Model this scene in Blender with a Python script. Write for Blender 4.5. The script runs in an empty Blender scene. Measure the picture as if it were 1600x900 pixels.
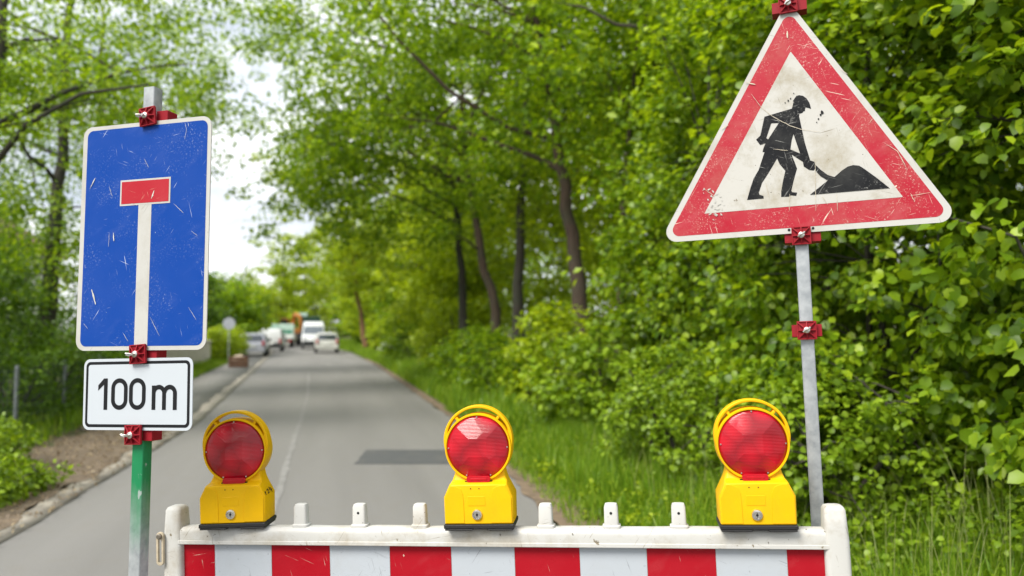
import bpy, bmesh, math, random
import numpy as np
from mathutils import Matrix, Vector

rad = math.radians
S = bpy.context.scene
col = S.collection
random.seed(7)

# ------------------------------------------------------------------ camera, sky, sun, exposure
cd = bpy.data.cameras.new('camera')
cam = bpy.data.objects.new('camera', cd); col.objects.link(cam)
cam.location = (0, 0, 1.6)
cam.rotation_euler = (rad(90) + math.atan(68 / 1200), 0, 0)
cd.sensor_width = 36; cd.lens = 27; cd.clip_start = 0.05; cd.clip_end = 2000
cd.dof.use_dof = True; cd.dof.focus_distance = 2.38; cd.dof.aperture_fstop = 1.8; cd.dof.aperture_blades = 0
S.camera = cam

SUN_EL, SUN_AZ = 50, 222          # azimuth clockwise from +Y: behind the camera on its left
w = bpy.data.worlds.new('World'); S.world = w; w.use_nodes = True
nt = w.node_tree; nt.nodes.clear()
sky = nt.nodes.new('ShaderNodeTexSky'); sky.sky_type = 'NISHITA'; sky.sun_disc = False
sky.sun_elevation = rad(SUN_EL); sky.sun_rotation = rad(SUN_AZ); sky.air_density = 1.0; sky.dust_density = 2.5
tc = nt.nodes.new('ShaderNodeTexCoord')
mp = nt.nodes.new('ShaderNodeMapping'); mp.inputs['Scale'].default_value = (1, 1, 2.6)
cn = nt.nodes.new('ShaderNodeTexNoise'); cn.inputs['Scale'].default_value = 2.3; cn.inputs['Detail'].default_value = 6
cr = nt.nodes.new('ShaderNodeValToRGB')
cr.color_ramp.elements[0].position = 0.30; cr.color_ramp.elements[0].color = (0.45, 0.45, 0.45, 1)
cr.color_ramp.elements[1].position = 0.52; cr.color_ramp.elements[1].color = (1, 1, 1, 1)
mx = nt.nodes.new('ShaderNodeMix'); mx.data_type = 'RGBA'
cn2 = nt.nodes.new('ShaderNodeTexNoise'); cn2.inputs['Scale'].default_value = 3.4; cn2.inputs['Detail'].default_value = 7; cn2.inputs['Roughness'].default_value = .6
nt.links.new(mp.outputs[0], cn2.inputs['Vector'])
cc = nt.nodes.new('ShaderNodeValToRGB'); cc.color_ramp.elements[0].position = .38; cc.color_ramp.elements[0].color = (.46, .50, .56, 1)
cc.color_ramp.elements[1].position = .62; cc.color_ramp.elements[1].color = (.98, .99, 1, 1)
cs = nt.nodes.new('ShaderNodeMix'); cs.data_type = 'RGBA'; cs.blend_type = 'MULTIPLY'; cs.inputs[0].default_value = 1; cs.inputs[7].default_value = (9.6, 9.6, 9.6, 1)
nt.links.new(cn2.outputs[0], cc.inputs[0]); nt.links.new(cc.outputs[0], cs.inputs[6]); nt.links.new(cs.outputs[2], mx.inputs[7])
bg = nt.nodes.new('ShaderNodeBackground'); bg.inputs['Strength'].default_value = 0.082
wo = nt.nodes.new('ShaderNodeOutputWorld')
L = nt.links.new
L(tc.outputs['Generated'], mp.inputs['Vector']); L(mp.outputs[0], cn.inputs['Vector']); L(cn.outputs[0], cr.inputs[0])
L(cr.outputs[0], mx.inputs[0]); L(sky.outputs[0], mx.inputs[6]); L(mx.outputs[2], bg.inputs['Color']); L(bg.outputs[0], wo.inputs['Surface'])

sl = bpy.data.lights.new('sun', 'SUN'); sl.energy = 2.5; sl.angle = rad(28); sl.color = (1, .96, .88)
so = bpy.data.objects.new('sun', sl); col.objects.link(so)
d = Vector((math.sin(rad(SUN_AZ)) * math.cos(rad(SUN_EL)), math.cos(rad(SUN_AZ)) * math.cos(rad(SUN_EL)), math.sin(rad(SUN_EL))))
so.rotation_euler = d.to_track_quat('Z', 'Y').to_euler()
S.view_settings.view_transform = 'Standard'; S.view_settings.look = 'None'
S.view_settings.exposure = 1.15; S.view_settings.gamma = 1
S.cycles.use_denoising = True
S.cycles.max_bounces = 9; S.cycles.diffuse_bounces = 6; S.cycles.transmission_bounces = 6; S.cycles.glossy_bounces = 3
S.cycles.transparent_max_bounces = 6

# ------------------------------------------------------------------ tagging
def tag(o, label=None, cat=None, group=None, kind=None):
    if label: o['label'] = label
    if cat: o['category'] = cat
    if group: o['group'] = group
    if kind: o['kind'] = kind
    return o

def thing(name, label, cat, loc=(0, 0, 0), rotz=0, group=None, matrix=None):
    o = bpy.data.objects.new(name, None); col.objects.link(o)
    o.empty_display_size = .1
    if matrix is not None: o.matrix_world = matrix
    else:
        o.location = loc; o.rotation_euler = (0, 0, rotz)
    return tag(o, label, cat, group)

def dup(root, matrix=None, label=None):
    r = root.copy(); col.objects.link(r)
    if matrix is not None: r.matrix_world = matrix
    if label: r['label'] = label
    for ch in list(root.children):
        c = ch.copy(); col.objects.link(c); c.parent = r
        for g in list(ch.children):
            e = g.copy(); col.objects.link(e); e.parent = c
    return r

# ------------------------------------------------------------------ mesh helpers
class MB:
    """collects shapes, then links them as ONE mesh object"""
    def __init__(s): s.v = []; s.f = []; s.m = []
    def add(s, vs, fs, mi=0):
        b = len(s.v); s.v += [tuple(v) for v in vs]
        for f in fs: s.f.append(tuple(b + i for i in f)); s.m.append(mi)
    def box(s, x0, x1, y0, y1, z0, z1, mi=0, M=None):
        vs = [Vector((x, y, z)) for z in (z0, z1) for y in (y0, y1) for x in (x0, x1)]
        if M is not None: vs = [M @ v for v in vs]
        s.add(vs, [(0, 2, 3, 1), (4, 5, 7, 6), (0, 1, 5, 4), (2, 6, 7, 3), (0, 4, 6, 2), (1, 3, 7, 5)], mi)
    def prism(s, pts, y0, y1, mi=0, M=None):
        """outline in x,z pushed along y from y0 (front) to y1"""
        n = len(pts)
        a = sum(pts[i][0] * pts[(i + 1) % n][1] - pts[(i + 1) % n][0] * pts[i][1] for i in range(n))
        if a < 0: pts = pts[::-1]
        vs = [Vector((p[0], y0, p[1])) for p in pts] + [Vector((p[0], y1, p[1])) for p in pts]
        if M is not None: vs = [M @ v for v in vs]
        fs = [tuple(range(n)), tuple(range(2 * n - 1, n - 1, -1))]
        fs += [(i + n, (i + 1) % n + n, (i + 1) % n, i) for i in range(n)]
        s.add(vs, fs, mi)
    def sheet(s, pts, y, mi=0):
        n = len(pts)
        a = sum(pts[i][0] * pts[(i + 1) % n][1] - pts[(i + 1) % n][0] * pts[i][1] for i in range(n))
        if a < 0: pts = pts[::-1]
        s.add([(p[0], y, p[1]) for p in pts], [tuple(range(n))], mi)
    def ring(s, outer, inner, y0, y1, mi=0):
        n = len(outer)
        vs = [(p[0], y, p[1]) for y in (y0, y1) for r in (outer, inner) for p in r]
        o0, i0, o1, i1 = 0, n, 2 * n, 3 * n
        fs = []
        for i in range(n):
            j = (i + 1) % n
            fs += [(o0 + i, o0 + j, i0 + j, i0 + i), (o1 + j, o1 + i, i1 + i, i1 + j), (o0 + j, o0 + i, o1 + i, o1 + j), (i0 + i, i0 + j, i1 + j, i1 + i)]
        s.add(vs, fs, mi)
    def tube(s, pts, rs, n=8, mi=0, caps=True):
        pts = [Vector(p) for p in pts]
        if not hasattr(rs, '__len__'): rs = [rs] * len(pts)
        vs = []; fs = []
        up = None
        for i, p in enumerate(pts):
            t = (pts[min(i + 1, len(pts) - 1)] - pts[max(i - 1, 0)]).normalized()
            if up is None:
                a = Vector((1, 0, 0)) if abs(t.x) < .8 else Vector((0, 1, 0))
                up = t.cross(a).normalized()
            up = (up - t * up.dot(t)).normalized()
            sd = t.cross(up)
            for k in range(n):
                an = 2 * math.pi * k / n
                vs.append(p + (up * math.cos(an) + sd * math.sin(an)) * rs[i])
        for i in range(len(pts) - 1):
            for k in range(n):
                k2 = (k + 1) % n
                fs.append((i * n + k, i * n + k2, (i + 1) * n + k2, (i + 1) * n + k))
        if caps:
            fs.append(tuple(range(n - 1, -1, -1))); fs.append(tuple((len(pts) - 1) * n + k for k in range(n)))
        s.add(vs, fs, mi)
    def lathe_y(s, prof, cx, cz, n=48, mi=0):
        """profile of (radius, y) spun round the y axis through (cx, cz)"""
        vs = []; fs = []; idx = []
        for r, y in prof:
            if r < 1e-6: idx.append([len(vs)] * n); vs.append((cx, y, cz))
            else:
                idx.append([len(vs) + k for k in range(n)])
                vs += [(cx + r * math.cos(2 * math.pi * k / n), y, cz + r * math.sin(2 * math.pi * k / n)) for k in range(n)]
        for a, b in zip(idx[:-1], idx[1:]):
            for k in range(n):
                k2 = (k + 1) % n
                q = []
                for i in (a[k], a[k2], b[k2], b[k]):
                    if i not in q: q.append(i)
                if len(q) > 2: fs.append(tuple(q))
        s.add(vs, fs, mi)
    def build(s, name, mats, parent=None, smooth=False, bevel=0, seg=2, fix=True, loc=None):
        me = bpy.data.meshes.new(name); me.from_pydata(s.v, [], s.f)
        mats = mats if isinstance(mats, (list, tuple)) else [mats]
        for m in mats: me.materials.append(m)
        me.polygons.foreach_set('material_index', s.m)
        if fix:
            bm = bmesh.new(); bm.from_mesh(me); bmesh.ops.recalc_face_normals(bm, faces=bm.faces); bm.to_mesh(me); bm.free()
        if smooth:
            me.polygons.foreach_set('use_smooth', [True] * len(me.polygons))
            if smooth != 'all': me.set_sharp_from_angle(angle=rad(smooth if smooth is not True else 40))
        me.update()
        o = bpy.data.objects.new(name, me); col.objects.link(o)
        if parent: o.parent = parent
        if loc: o.location = loc
        if bevel:
            b = o.modifiers.new('bevel', 'BEVEL'); b.width = bevel; b.segments = seg; b.limit_method = 'ANGLE'; b.angle_limit = rad(35); b.harden_normals = False
        return o

def rrect(x0, x1, z0, z1, r, n=6):
    out = []
    for cx, cz, a0 in ((x1 - r, z1 - r, 0), (x0 + r, z1 - r, 90), (x0 + r, z0 + r, 180), (x1 - r, z0 + r, 270)):
        for k in range(n + 1):
            a = rad(a0 + 90 * k / n); out.append((cx + r * math.cos(a), cz + r * math.sin(a)))
    return out

def rpoly(pts, r, n=6):
    """corners of a convex polygon rounded with radius r"""
    out = []; N = len(pts)
    for i in range(N):
        p, a, b = Vector(pts[i]), Vector(pts[i - 1]), Vector(pts[(i + 1) % N])
        u, v = (a - p).normalized(), (b - p).normalized()
        half = u.angle(v) / 2; dd = r / math.tan(half)
        c = p + (u + v).normalized() * (r / math.sin(half))
        s, e = p + u * dd - c, p + v * dd - c
        a0 = math.atan2(s.y, s.x); a1 = math.atan2(e.y, e.x)
        da = (a1 - a0 + math.pi) % (2 * math.pi) - math.pi
        for k in range(n + 1):
            t = a0 + da * k / n; out.append((c.x + r * math.cos(t), c.y + r * math.sin(t)))
    return out

def fast_mesh(name, V, F, mat, parent=None, loc=None):
    """V (n,3), F (m,k) arrays -> mesh object"""
    me = bpy.data.meshes.new(name)
    V = np.ascontiguousarray(V, dtype=np.float32)
    me.vertices.add(len(V)); me.vertices.foreach_set('co', V.ravel())
    fs = F if isinstance(F, list) else [F]
    nl = sum(f.size for f in fs); npoly = sum(len(f) for f in fs)
    me.loops.add(nl); me.polygons.add(npoly)
    me.loops.foreach_set('vertex_index', np.concatenate([f.ravel() for f in fs]).astype(np.int32))
    st = []; p = 0
    for f in fs:
        k = f.shape[1]; st.append(p + np.arange(len(f)) * k); p += f.size
    me.polygons.foreach_set('loop_start', np.concatenate(st).astype(np.int32))
    me.materials.append(mat); me.update(calc_edges=True); me.validate()
    o = bpy.data.objects.new(name, me); col.objects.link(o)
    if parent: o.parent = parent
    if loc: o.location = loc
    return o

# ------------------------------------------------------------------ materials
def new_mat(name):
    m = bpy.data.materials.new(name); m.use_nodes = True
    t = m.node_tree; b = t.nodes['Principled BSDF']
    return m, t, b

def node(t, typ, **kw):
    n = t.nodes.new(typ)
    for k, v in kw.items():
        if k.startswith('i_'): n.inputs[k[2:].replace('_', ' ')].default_value = v
        else: setattr(n, k, v)
    return n

def ramp(t, src, stops):
    r = t.nodes.new('ShaderNodeValToRGB'); e = r.color_ramp.elements
    while len(e) < len(stops): e.new(.5)
    for q, (p, c) in zip(e, stops):
        q.position = p; q.color = (c, c, c, 1) if not hasattr(c, '__len__') else tuple(c) + (1,)
    t.links.new(src, r.inputs[0]); return r.outputs[0]

def mix(t, fac, a, b):
    m = t.nodes.new('ShaderNodeMix'); m.data_type = 'RGBA'
    for s, v in ((0, fac), (6, a), (7, b)):
        if isinstance(v, bpy.types.NodeSocket): t.links.new(v, m.inputs[s])
        else: m.inputs[s].default_value = v if s == 0 else tuple(v) + (1,)
    return m.outputs[2]

def noise(t, scale, detail=4, stretch=None, rot=None, rough=.55, off=None):
    tcn = t.nodes.new('ShaderNodeTexCoord'); n = t.nodes.new('ShaderNodeTexNoise')
    n.inputs['Scale'].default_value = scale; n.inputs['Detail'].default_value = detail; n.inputs['Roughness'].default_value = rough
    m = t.nodes.new('ShaderNodeMapping')
    if rot: m.inputs['Rotation'].default_value = rot
    m2 = t.nodes.new('ShaderNodeMapping')
    if stretch: m2.inputs['Scale'].default_value = stretch
    if off: m2.inputs['Location'].default_value = off
    t.links.new(tcn.outputs['Object'], m.inputs[0]); t.links.new(m.outputs[0], m2.inputs[0]); t.links.new(m2.outputs[0], n.inputs['Vector'])
    return n.outputs[0]

def plain(name, c, rough=.5, metal=0, var=.12, scale=9, spec=.5, bump=0):
    m, t, b = new_mat(name)
    n = noise(t, scale, 5)
    t.links.new(mix(t, ramp(t, n, [(.3, 0.), (.7, 1.)]), tuple(x * (1 - var) for x in c), tuple(min(1, x * (1 + var)) for x in c)), b.inputs['Base Color'])
    b.inputs['Roughness'].default_value = rough; b.inputs['Metallic'].default_value = metal; b.inputs['Specular IOR Level'].default_value = spec
    if bump:
        bn = node(t, 'ShaderNodeBump', i_Strength=bump, i_Distance=.01); t.links.new(noise(t, scale * 6, 4), bn.inputs['Height']); t.links.new(bn.outputs[0], b.inputs['Normal'])
    return m

def scuffed(name, c, chip=(.72, .70, .64), amount=.5, rough=.38, smear=.15, dirt=None, dirt_amt=.5, seed=0., spec=.13, speck=0.):
    """printed sheet with chips, hair scratches, pale smears and dirt"""
    m, t, b = new_mat(name)
    base = mix(t, ramp(t, noise(t, 5, 6, off=(seed, 0, 0)), [(.35, 0.), (.75, smear)]), c, tuple(min(1, x * 1.2 + .12) for x in c))
    smr = ramp(t, noise(t, 9, 5, stretch=(.8, 1, 2.2), rot=(0, .6, 0), off=(seed, 3, 1)), [(.55, 0.), (.8, smear * 1.3)])
    base = mix(t, smr, base, tuple(min(1, x * .9 + .2) for x in c))
    if dirt:
        dm = ramp(t, noise(t, 6, 9, rough=.7, off=(seed + 4, 0, 2)), [(.48, 0.), (.72, dirt_amt)])
        base = mix(t, dm, base, dirt)
        sp = ramp(t, noise(t, 90, 3, off=(seed + 1, 0, 0)), [(.70, 0.), (.74, dirt_amt)])
        base = mix(t, sp, base, tuple(x * .3 for x in dirt))
    # hair scratches in a few directions, each broken up by a low-frequency mask
    for k, an in enumerate((.25, 1.2, 1.75, -.6)):
        sc = ramp(t, noise(t, 16, 2, stretch=(14, 1, .55), rot=(0, an, 0), off=(seed + k * 3.1, 0, k)), [(.700 - .03 * amount, 0.), (.735 - .03 * amount, 1.)])
        mk = ramp(t, noise(t, 7, 3, off=(k * 5.3 + seed, 1, 0)), [(.50, 0.), (.60, .85)])
        mu = node(t, 'ShaderNodeMath', operation='MULTIPLY'); t.links.new(sc, mu.inputs[0]); t.links.new(mk, mu.inputs[1])
        base = mix(t, mu.outputs[0], base, chip)
    ch = ramp(t, noise(t, 38, 5, rough=.62, stretch=(1, 1, .7), off=(seed + 9, 2, 0)), [(.715 - .03 * amount, 0.), (.73 - .03 * amount, 1.)])
    base = mix(t, ch, base, chip)
    if speck:                                            # fine worn specks gathered in patches
        sk_ = ramp(t, noise(t, 150, 4, rough=.7, off=(seed + 2, 5, 0)), [(.56, 0.), (.66, 1.)]); pk = ramp(t, noise(t, 8, 6, rough=.65, off=(seed, 8, 3)), [(.47, 0.), (.68, speck)])
        mu = node(t, 'ShaderNodeMath', operation='MULTIPLY'); t.links.new(sk_, mu.inputs[0]); t.links.new(pk, mu.inputs[1]); base = mix(t, mu.outputs[0], base, chip)
    t.links.new(base, b.inputs['Base Color']); b.inputs['Specular IOR Level'].default_value = spec
    t.links.new(ramp(t, noise(t, 14, 5), [(.3, rough - .1), (.7, rough + .15)]), b.inputs['Roughness'])
    return m

def leaf_mat(name, dark, mid, light, trans=.42, tcol=None, gloss=.35):
    m, t, b = new_mat(name)
    g = node(t, 'ShaderNodeNewGeometry')
    c = ramp(t, g.outputs['Random Per Island'], [(0., dark), (.55, mid), (1., light)])
    t.links.new(c, b.inputs['Base Color']); b.inputs['Roughness'].default_value = .42; b.inputs['Specular IOR Level'].default_value = gloss
    tr = node(t, 'ShaderNodeBsdfTranslucent')
    hs = node(t, 'ShaderNodeMix', data_type='RGBA', blend_type='MULTIPLY'); hs.inputs[0].default_value = 1
    hs.inputs[7].default_value = tuple(tcol or (1.9, 1.75, .7)) + (1,)
    t.links.new(c, hs.inputs[6]); t.links.new(hs.outputs[2], tr.inputs['Color'])
    ms = node(t, 'ShaderNodeMixShader'); ms.inputs[0].default_value = trans
    t.links.new(b.outputs[0], ms.inputs[1]); t.links.new(tr.outputs[0], ms.inputs[2])
    t.links.new(ms.outputs[0], t.nodes['Material Output'].inputs['Surface'])
    return m

LEAF_MID = leaf_mat('leaf_mid', (.07, .14, .006), (.155, .265, .009), (.28, .39, .015), trans=.48)
LEAF_LIME = leaf_mat('leaf_lime', (.14, .21, .008), (.25, .345, .012), (.37, .46, .025), trans=.46)
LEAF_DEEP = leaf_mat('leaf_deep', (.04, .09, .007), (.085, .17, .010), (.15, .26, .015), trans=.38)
LEAF_HEDGE = leaf_mat('leaf_hedge', (.055, .115, .006), (.16, .265, .008), (.31, .42, .016), trans=.40, gloss=.38)
LEAF_LOW = leaf_mat('leaf_low', (.085, .15, .008), (.17, .275, .012), (.28, .40, .025), trans=.40)
BLOSSOM = leaf_mat('blossom', (.5, .52, .45), (.65, .67, .6), (.75, .77, .72), trans=.3, tcol=(1, 1, 1))
GRASS = leaf_mat('grass_blade', (.075, .15, .008), (.145, .265, .014), (.29, .39, .04), trans=.40, gloss=.3)
STRAW = leaf_mat('dry_leaf', (.12, .08, .045), (.20, .14, .08), (.30, .24, .14), trans=.2, tcol=(1.2, 1.1, .8))

def bark_mat(name, a, c):
    m, t, b = new_mat(name)
    n = noise(t, 7, 7, stretch=(3, 3, .6)); k = noise(t, 2.2, 4)
    base = mix(t, ramp(t, n, [(.3, 0.), (.7, 1.)]), tuple(x * .55 for x in a), a)
    base = mix(t, ramp(t, k, [(.45, 0.), (.7, .8)]), base, c)
    t.links.new(base, b.inputs['Base Color']); b.inputs['Roughness'].default_value = .9
    bn = node(t, 'ShaderNodeBump', i_Strength=.7, i_Distance=.03); t.links.new(n, bn.inputs['Height']); t.links.new(bn.outputs[0], b.inputs['Normal'])
    return m
BARK = bark_mat('bark_grey', (.10, .085, .065), (.055, .065, .035))
BARK_RED = bark_mat('bark_reddish', (.085, .055, .038), (.055, .05, .032))
BARK_ORANGE = bark_mat('bark_orange', (.26, .13, .06), (.15, .10, .06))
BARK_DARK = bark_mat('bark_dark', (.06, .05, .04), (.04, .05, .03))

WHITE_SHEET = scuffed('sign_white', (.45, .44, .41), chip=(.22, .20, .16), amount=.8, smear=.03, dirt=(.27, .235, .16), dirt_amt=.95)
WHITE_CLEAN = scuffed('sign_white_clean', (.45, .485, .52), chip=(.45, .45, .45), amount=-.5, smear=.03)
WHITE_EDGE = scuffed('sign_white_edge', (.445, .44, .415), chip=(.2, .18, .15), amount=.7, smear=.03, dirt=(.30, .27, .21), dirt_amt=.5, seed=3.)
BLUE = scuffed('sign_blue', (.0015, .045, .27), chip=(.50, .55, .62), amount=.25, smear=.07, speck=.4, seed=1.3)
RED = scuffed('sign_red', (.34, .014, .028), chip=(.60, .54, .45), amount=1.2, smear=.18, dirt=(.36, .15, .12), dirt_amt=.5, speck=.8, seed=6.)
RED_CLEAN = scuffed('sign_red_small', (.36, .016, .026), chip=(.70, .55, .40), amount=.4, smear=.1, seed=2.)
BLACK = scuffed('sign_black', (.007, .0075, .009), chip=(.30, .30, .28), speck=.7, amount=1.6, smear=.02, dirt=(.07, .07, .065), dirt_amt=.4, seed=8.)
INK = plain('sign_ink', (.009, .0095, .011), .5, spec=.2)
RED_FOIL = scuffed('barrier_red', (.33, .004, .012), chip=(.60, .5, .4), amount=-.35, smear=.06, rough=.32, seed=4.)
WHITE_FOIL = scuffed('barrier_white', (.40, .43, .465), chip=(.2, .21, .23), amount=.5, smear=.02, dirt=(.36, .37, .37), dirt_amt=.4, rough=.34, seed=5.)
PVC = scuffed('barrier_plastic', (.50, .495, .47), chip=(.2, .17, .12), amount=.8, smear=.0, dirt=(.30, .255, .18), dirt_amt=.8, rough=.42, seed=7.)
LINK = plain('link_plastic', (.45, .38, .27), .5, var=.2, scale=40)
YELLOW = scuffed('lamp_yellow', (.74, .42, .004), chip=(.45, .28, .03), amount=-.2, smear=.0, dirt=(.5, .29, .015), dirt_amt=.3, rough=.36, seed=10.)
RUBBER = plain('rubber_black', (.012, .012, .013), .6, bump=.15, scale=20)
CLAMP = scuffed('clamp_red', (.24, .010, .017), chip=(.45, .12, .10), amount=.1, smear=.05, rough=.45, seed=12.)
STEEL = plain('steel_bolt', (.62, .60, .56), .3, 1, scale=60, var=.2)
CHROME = plain('chrome', (.72, .70, .66), .22, 1, scale=60)
FOOT = plain('recycled_foot', (.03, .03, .032), .85, bump=.4, scale=14)
ALU = plain('sign_back', (.5, .5, .5), .45, .8)

def galvanised(name, painted=False):
    m, t, b = new_mat(name)
    n = noise(t, 30, 5); v = node(t, 'ShaderNodeTexVoronoi'); v.inputs['Scale'].default_value = 110
    tcn = node(t, 'ShaderNodeTexCoord'); t.links.new(tcn.outputs['Object'], v.inputs['Vector'])
    c = mix(t, ramp(t, n, [(.3, 0.), (.7, 1.)]), (.24, .26, .275), (.38, .40, .41))
    c = mix(t, ramp(t, v.outputs['Color'], [(.2, 0.), (.9, .25)]), c, (.48, .50, .50))
    c = mix(t, ramp(t, noise(t, 8, 7, stretch=(2, 2, .4)), [(.58, 0.), (.72, .5)]), c, (.22, .22, .20))
    metal = .55
    if painted:
        s = node(t, 'ShaderNodeSeparateXYZ'); t.links.new(tcn.outputs['Object'], s.inputs[0])
        a = node(t, 'ShaderNodeMath', operation='ADD'); t.links.new(s.outputs[2], a.inputs[0])
        k = node(t, 'ShaderNodeMath', operation='MULTIPLY'); k.inputs[1].default_value = .14
        t.links.new(noise(t, 14, 6, stretch=(3, 3, .6)), k.inputs[0]); t.links.new(k.outputs[0], a.inputs[1])
        # sprayed green stripe between about 1.05 m and 1.3 m, thinning out downwards
        m1 = node(t, 'ShaderNodeMapRange'); m1.inputs[1].default_value = 1.00; m1.inputs[2].default_value = 1.22; t.links.new(a.outputs[0], m1.inputs[0])
        m2 = node(t, 'ShaderNodeMapRange'); m2.inputs[1].default_value = 1.75; m2.inputs[2].default_value = 1.65; t.links.new(a.outputs[0], m2.inputs[0])
        mr = node(t, 'ShaderNodeMath', operation='MULTIPLY'); t.links.new(m1.outputs[0], mr.inputs[0]); t.links.new(m2.outputs[0], mr.inputs[1])
        c = mix(t, mr.outputs[0], c, (.008, .21, .075))
        ch = ramp(t, noise(t, 45, 5, stretch=(1, 1, .4)), [(.64, 0.), (.67, .8)])
        c = mix(t, ch, c, (.38, .42, .41))
    t.links.new(c, b.inputs['Base Color']); b.inputs['Roughness'].default_value = .45; b.inputs['Metallic'].default_value = .25 if painted else metal
    return m
GALV = galvanised('galvanised'); GALV_GREEN = galvanised('galvanised_green', True)

def lens_mat():
    m, t, b = new_mat('red_lens')
    tcn = node(t, 'ShaderNodeTexCoord'); s = node(t, 'ShaderNodeSeparateXYZ'); t.links.new(tcn.outputs['Object'], s.inputs[0])
    # prisms cut into the lens: fine level ribs, plus four facets behind that bend the relief
    wv = node(t, 'ShaderNodeMath', operation='SINE'); k = node(t, 'ShaderNodeMath', operation='MULTIPLY'); k.inputs[1].default_value = 2 * math.pi / .0042
    t.links.new(s.outputs[2], k.inputs[0]); t.links.new(k.outputs[0], wv.inputs[0])
    vo = node(t, 'ShaderNodeTexVoronoi', feature='F1'); vo.inputs['Scale'].default_value = 17
    t.links.new(tcn.outputs['Object'], vo.inputs['Vector'])
    c = mix(t, ramp(t, vo.outputs['Distance'], [(.1, 1.), (.75, 0.)]), (.23, .0007, .007), (.52, .002, .015))
    c = mix(t, ramp(t, wv.outputs[0], [(.2, 0.), (.9, .25)]), c, (.62, .012, .03))
    t.links.new(c, b.inputs['Base Color'])
    bn = node(t, 'ShaderNodeBump', i_Strength=.25, i_Distance=.0010); t.links.new(wv.outputs[0], bn.inputs['Height'])
    b2 = node(t, 'ShaderNodeBump', i_Strength=.5, i_Distance=.006); t.links.new(vo.outputs['Distance'], b2.inputs['Height']); t.links.new(bn.outputs[0], b2.inputs['Normal'])
    # four prism fields tilted away from the middle, with a round flat field at the centre
    ax = node(t, 'ShaderNodeMath', operation='ABSOLUTE'); t.links.new(s.outputs[0], ax.inputs[0])
    zs = node(t, 'ShaderNodeMath', operation='SUBTRACT'); zs.inputs[1].default_value = .246; t.links.new(s.outputs[2], zs.inputs[0])
    az = node(t, 'ShaderNodeMath', operation='ABSOLUTE'); t.links.new(zs.outputs[0], az.inputs[0])
    mxx = node(t, 'ShaderNodeMath', operation='MAXIMUM'); t.links.new(ax.outputs[0], mxx.inputs[0]); t.links.new(az.outputs[0], mxx.inputs[1])
    mx2 = node(t, 'ShaderNodeMath', operation='MAXIMUM'); mx2.inputs[1].default_value = .028; t.links.new(mxx.outputs[0], mx2.inputs[0])
    b3 = node(t, 'ShaderNodeBump', i_Strength=1., i_Distance=.20, invert=True); t.links.new(mx2.outputs[0], b3.inputs['Height']); t.links.new(b2.outputs[0], b3.inputs['Normal'])
    t.links.new(b3.outputs[0], b.inputs['Normal'])
    b.inputs['Roughness'].default_value = .2; b.inputs['Coat Weight'].default_value = .15; b.inputs['Coat Roughness'].default_value = .08; b.inputs['Specular IOR Level'].default_value = .5
    b.inputs['Subsurface Weight'].default_value = 0
    return m
LENS = lens_mat()
LENS_TAB = plain('red_lens_tab', (.42, .004, .012), .2, var=.2, scale=40)

def asphalt(name, lo, hi, warm=(.17, .155, .13), big=.35):
    m, t, b = new_mat(name)
    f = noise(t, 90, 6, rough=.75); g = noise(t, .9, 5, stretch=(1.5, .10, 1), rot=(0, 0, -.22)); h = noise(t, 5, 6)
    c = mix(t, ramp(t, f, [(.25, 0.), (.75, 1.)]), lo, hi)
    c = mix(t, ramp(t, g, [(.35, 0.), (.7, big)]), c, tuple(x * .62 for x in lo))
    c = mix(t, ramp(t, h, [(.5, 0.), (.8, .35)]), c, warm)
    t.links.new(c, b.inputs['Base Color']); b.inputs['Roughness'].default_value = .85; b.inputs['Specular IOR Level'].default_value = .3
    bn = node(t, 'ShaderNodeBump', i_Strength=.35, i_Distance=.01); t.links.new(f, bn.inputs['Height']); t.links.new(bn.outputs[0], b.inputs['Normal'])
    return m
ASPHALT = asphalt('asphalt', (.15, .146, .138), (.235, .228, .214))
ASPHALT_DARK = asphalt('asphalt_patch', (.065, .068, .070), (.105, .108, .11), big=.15)
PAVE = asphalt('footway_asphalt', (.17, .165, .155), (.25, .24, .225), warm=(.17, .165, .11), big=.2)
SEAM = plain('seam_filler', (.205, .20, .19), .9, var=.2, scale=6)
KERB = plain('kerb_concrete', (.225, .205, .17), .9, var=.45, scale=2.2, bump=.3)

def soil_mat():
    m, t, b = new_mat('soil_and_moss')
    n = noise(t, 1.4, 7); k = noise(t, 22, 6)
    c = mix(t, ramp(t, n, [(.42, 0.), (.58, 1.)]), (.075, .055, .032), (.045, .075, .014))
    c = mix(t, ramp(t, k, [(.45, 0.), (.7, .6)]), c, (.13, .10, .06))
    t.links.new(c, b.inputs['Base Color']); b.inputs['Roughness'].default_value = .95
    bn = node(t, 'ShaderNodeBump', i_Strength=.6, i_Distance=.04); t.links.new(k, bn.inputs['Height']); t.links.new(bn.outputs[0], b.inputs['Normal'])
    return m
SOIL = soil_mat()
DIRT_GREY = plain('trodden_soil', (.12, .09, .06), .95, var=.4, scale=3, bump=.5)
DIRT = plain('bare_dirt', (.16, .115, .075), .95, var=.35, scale=6, bump=.5)

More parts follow.
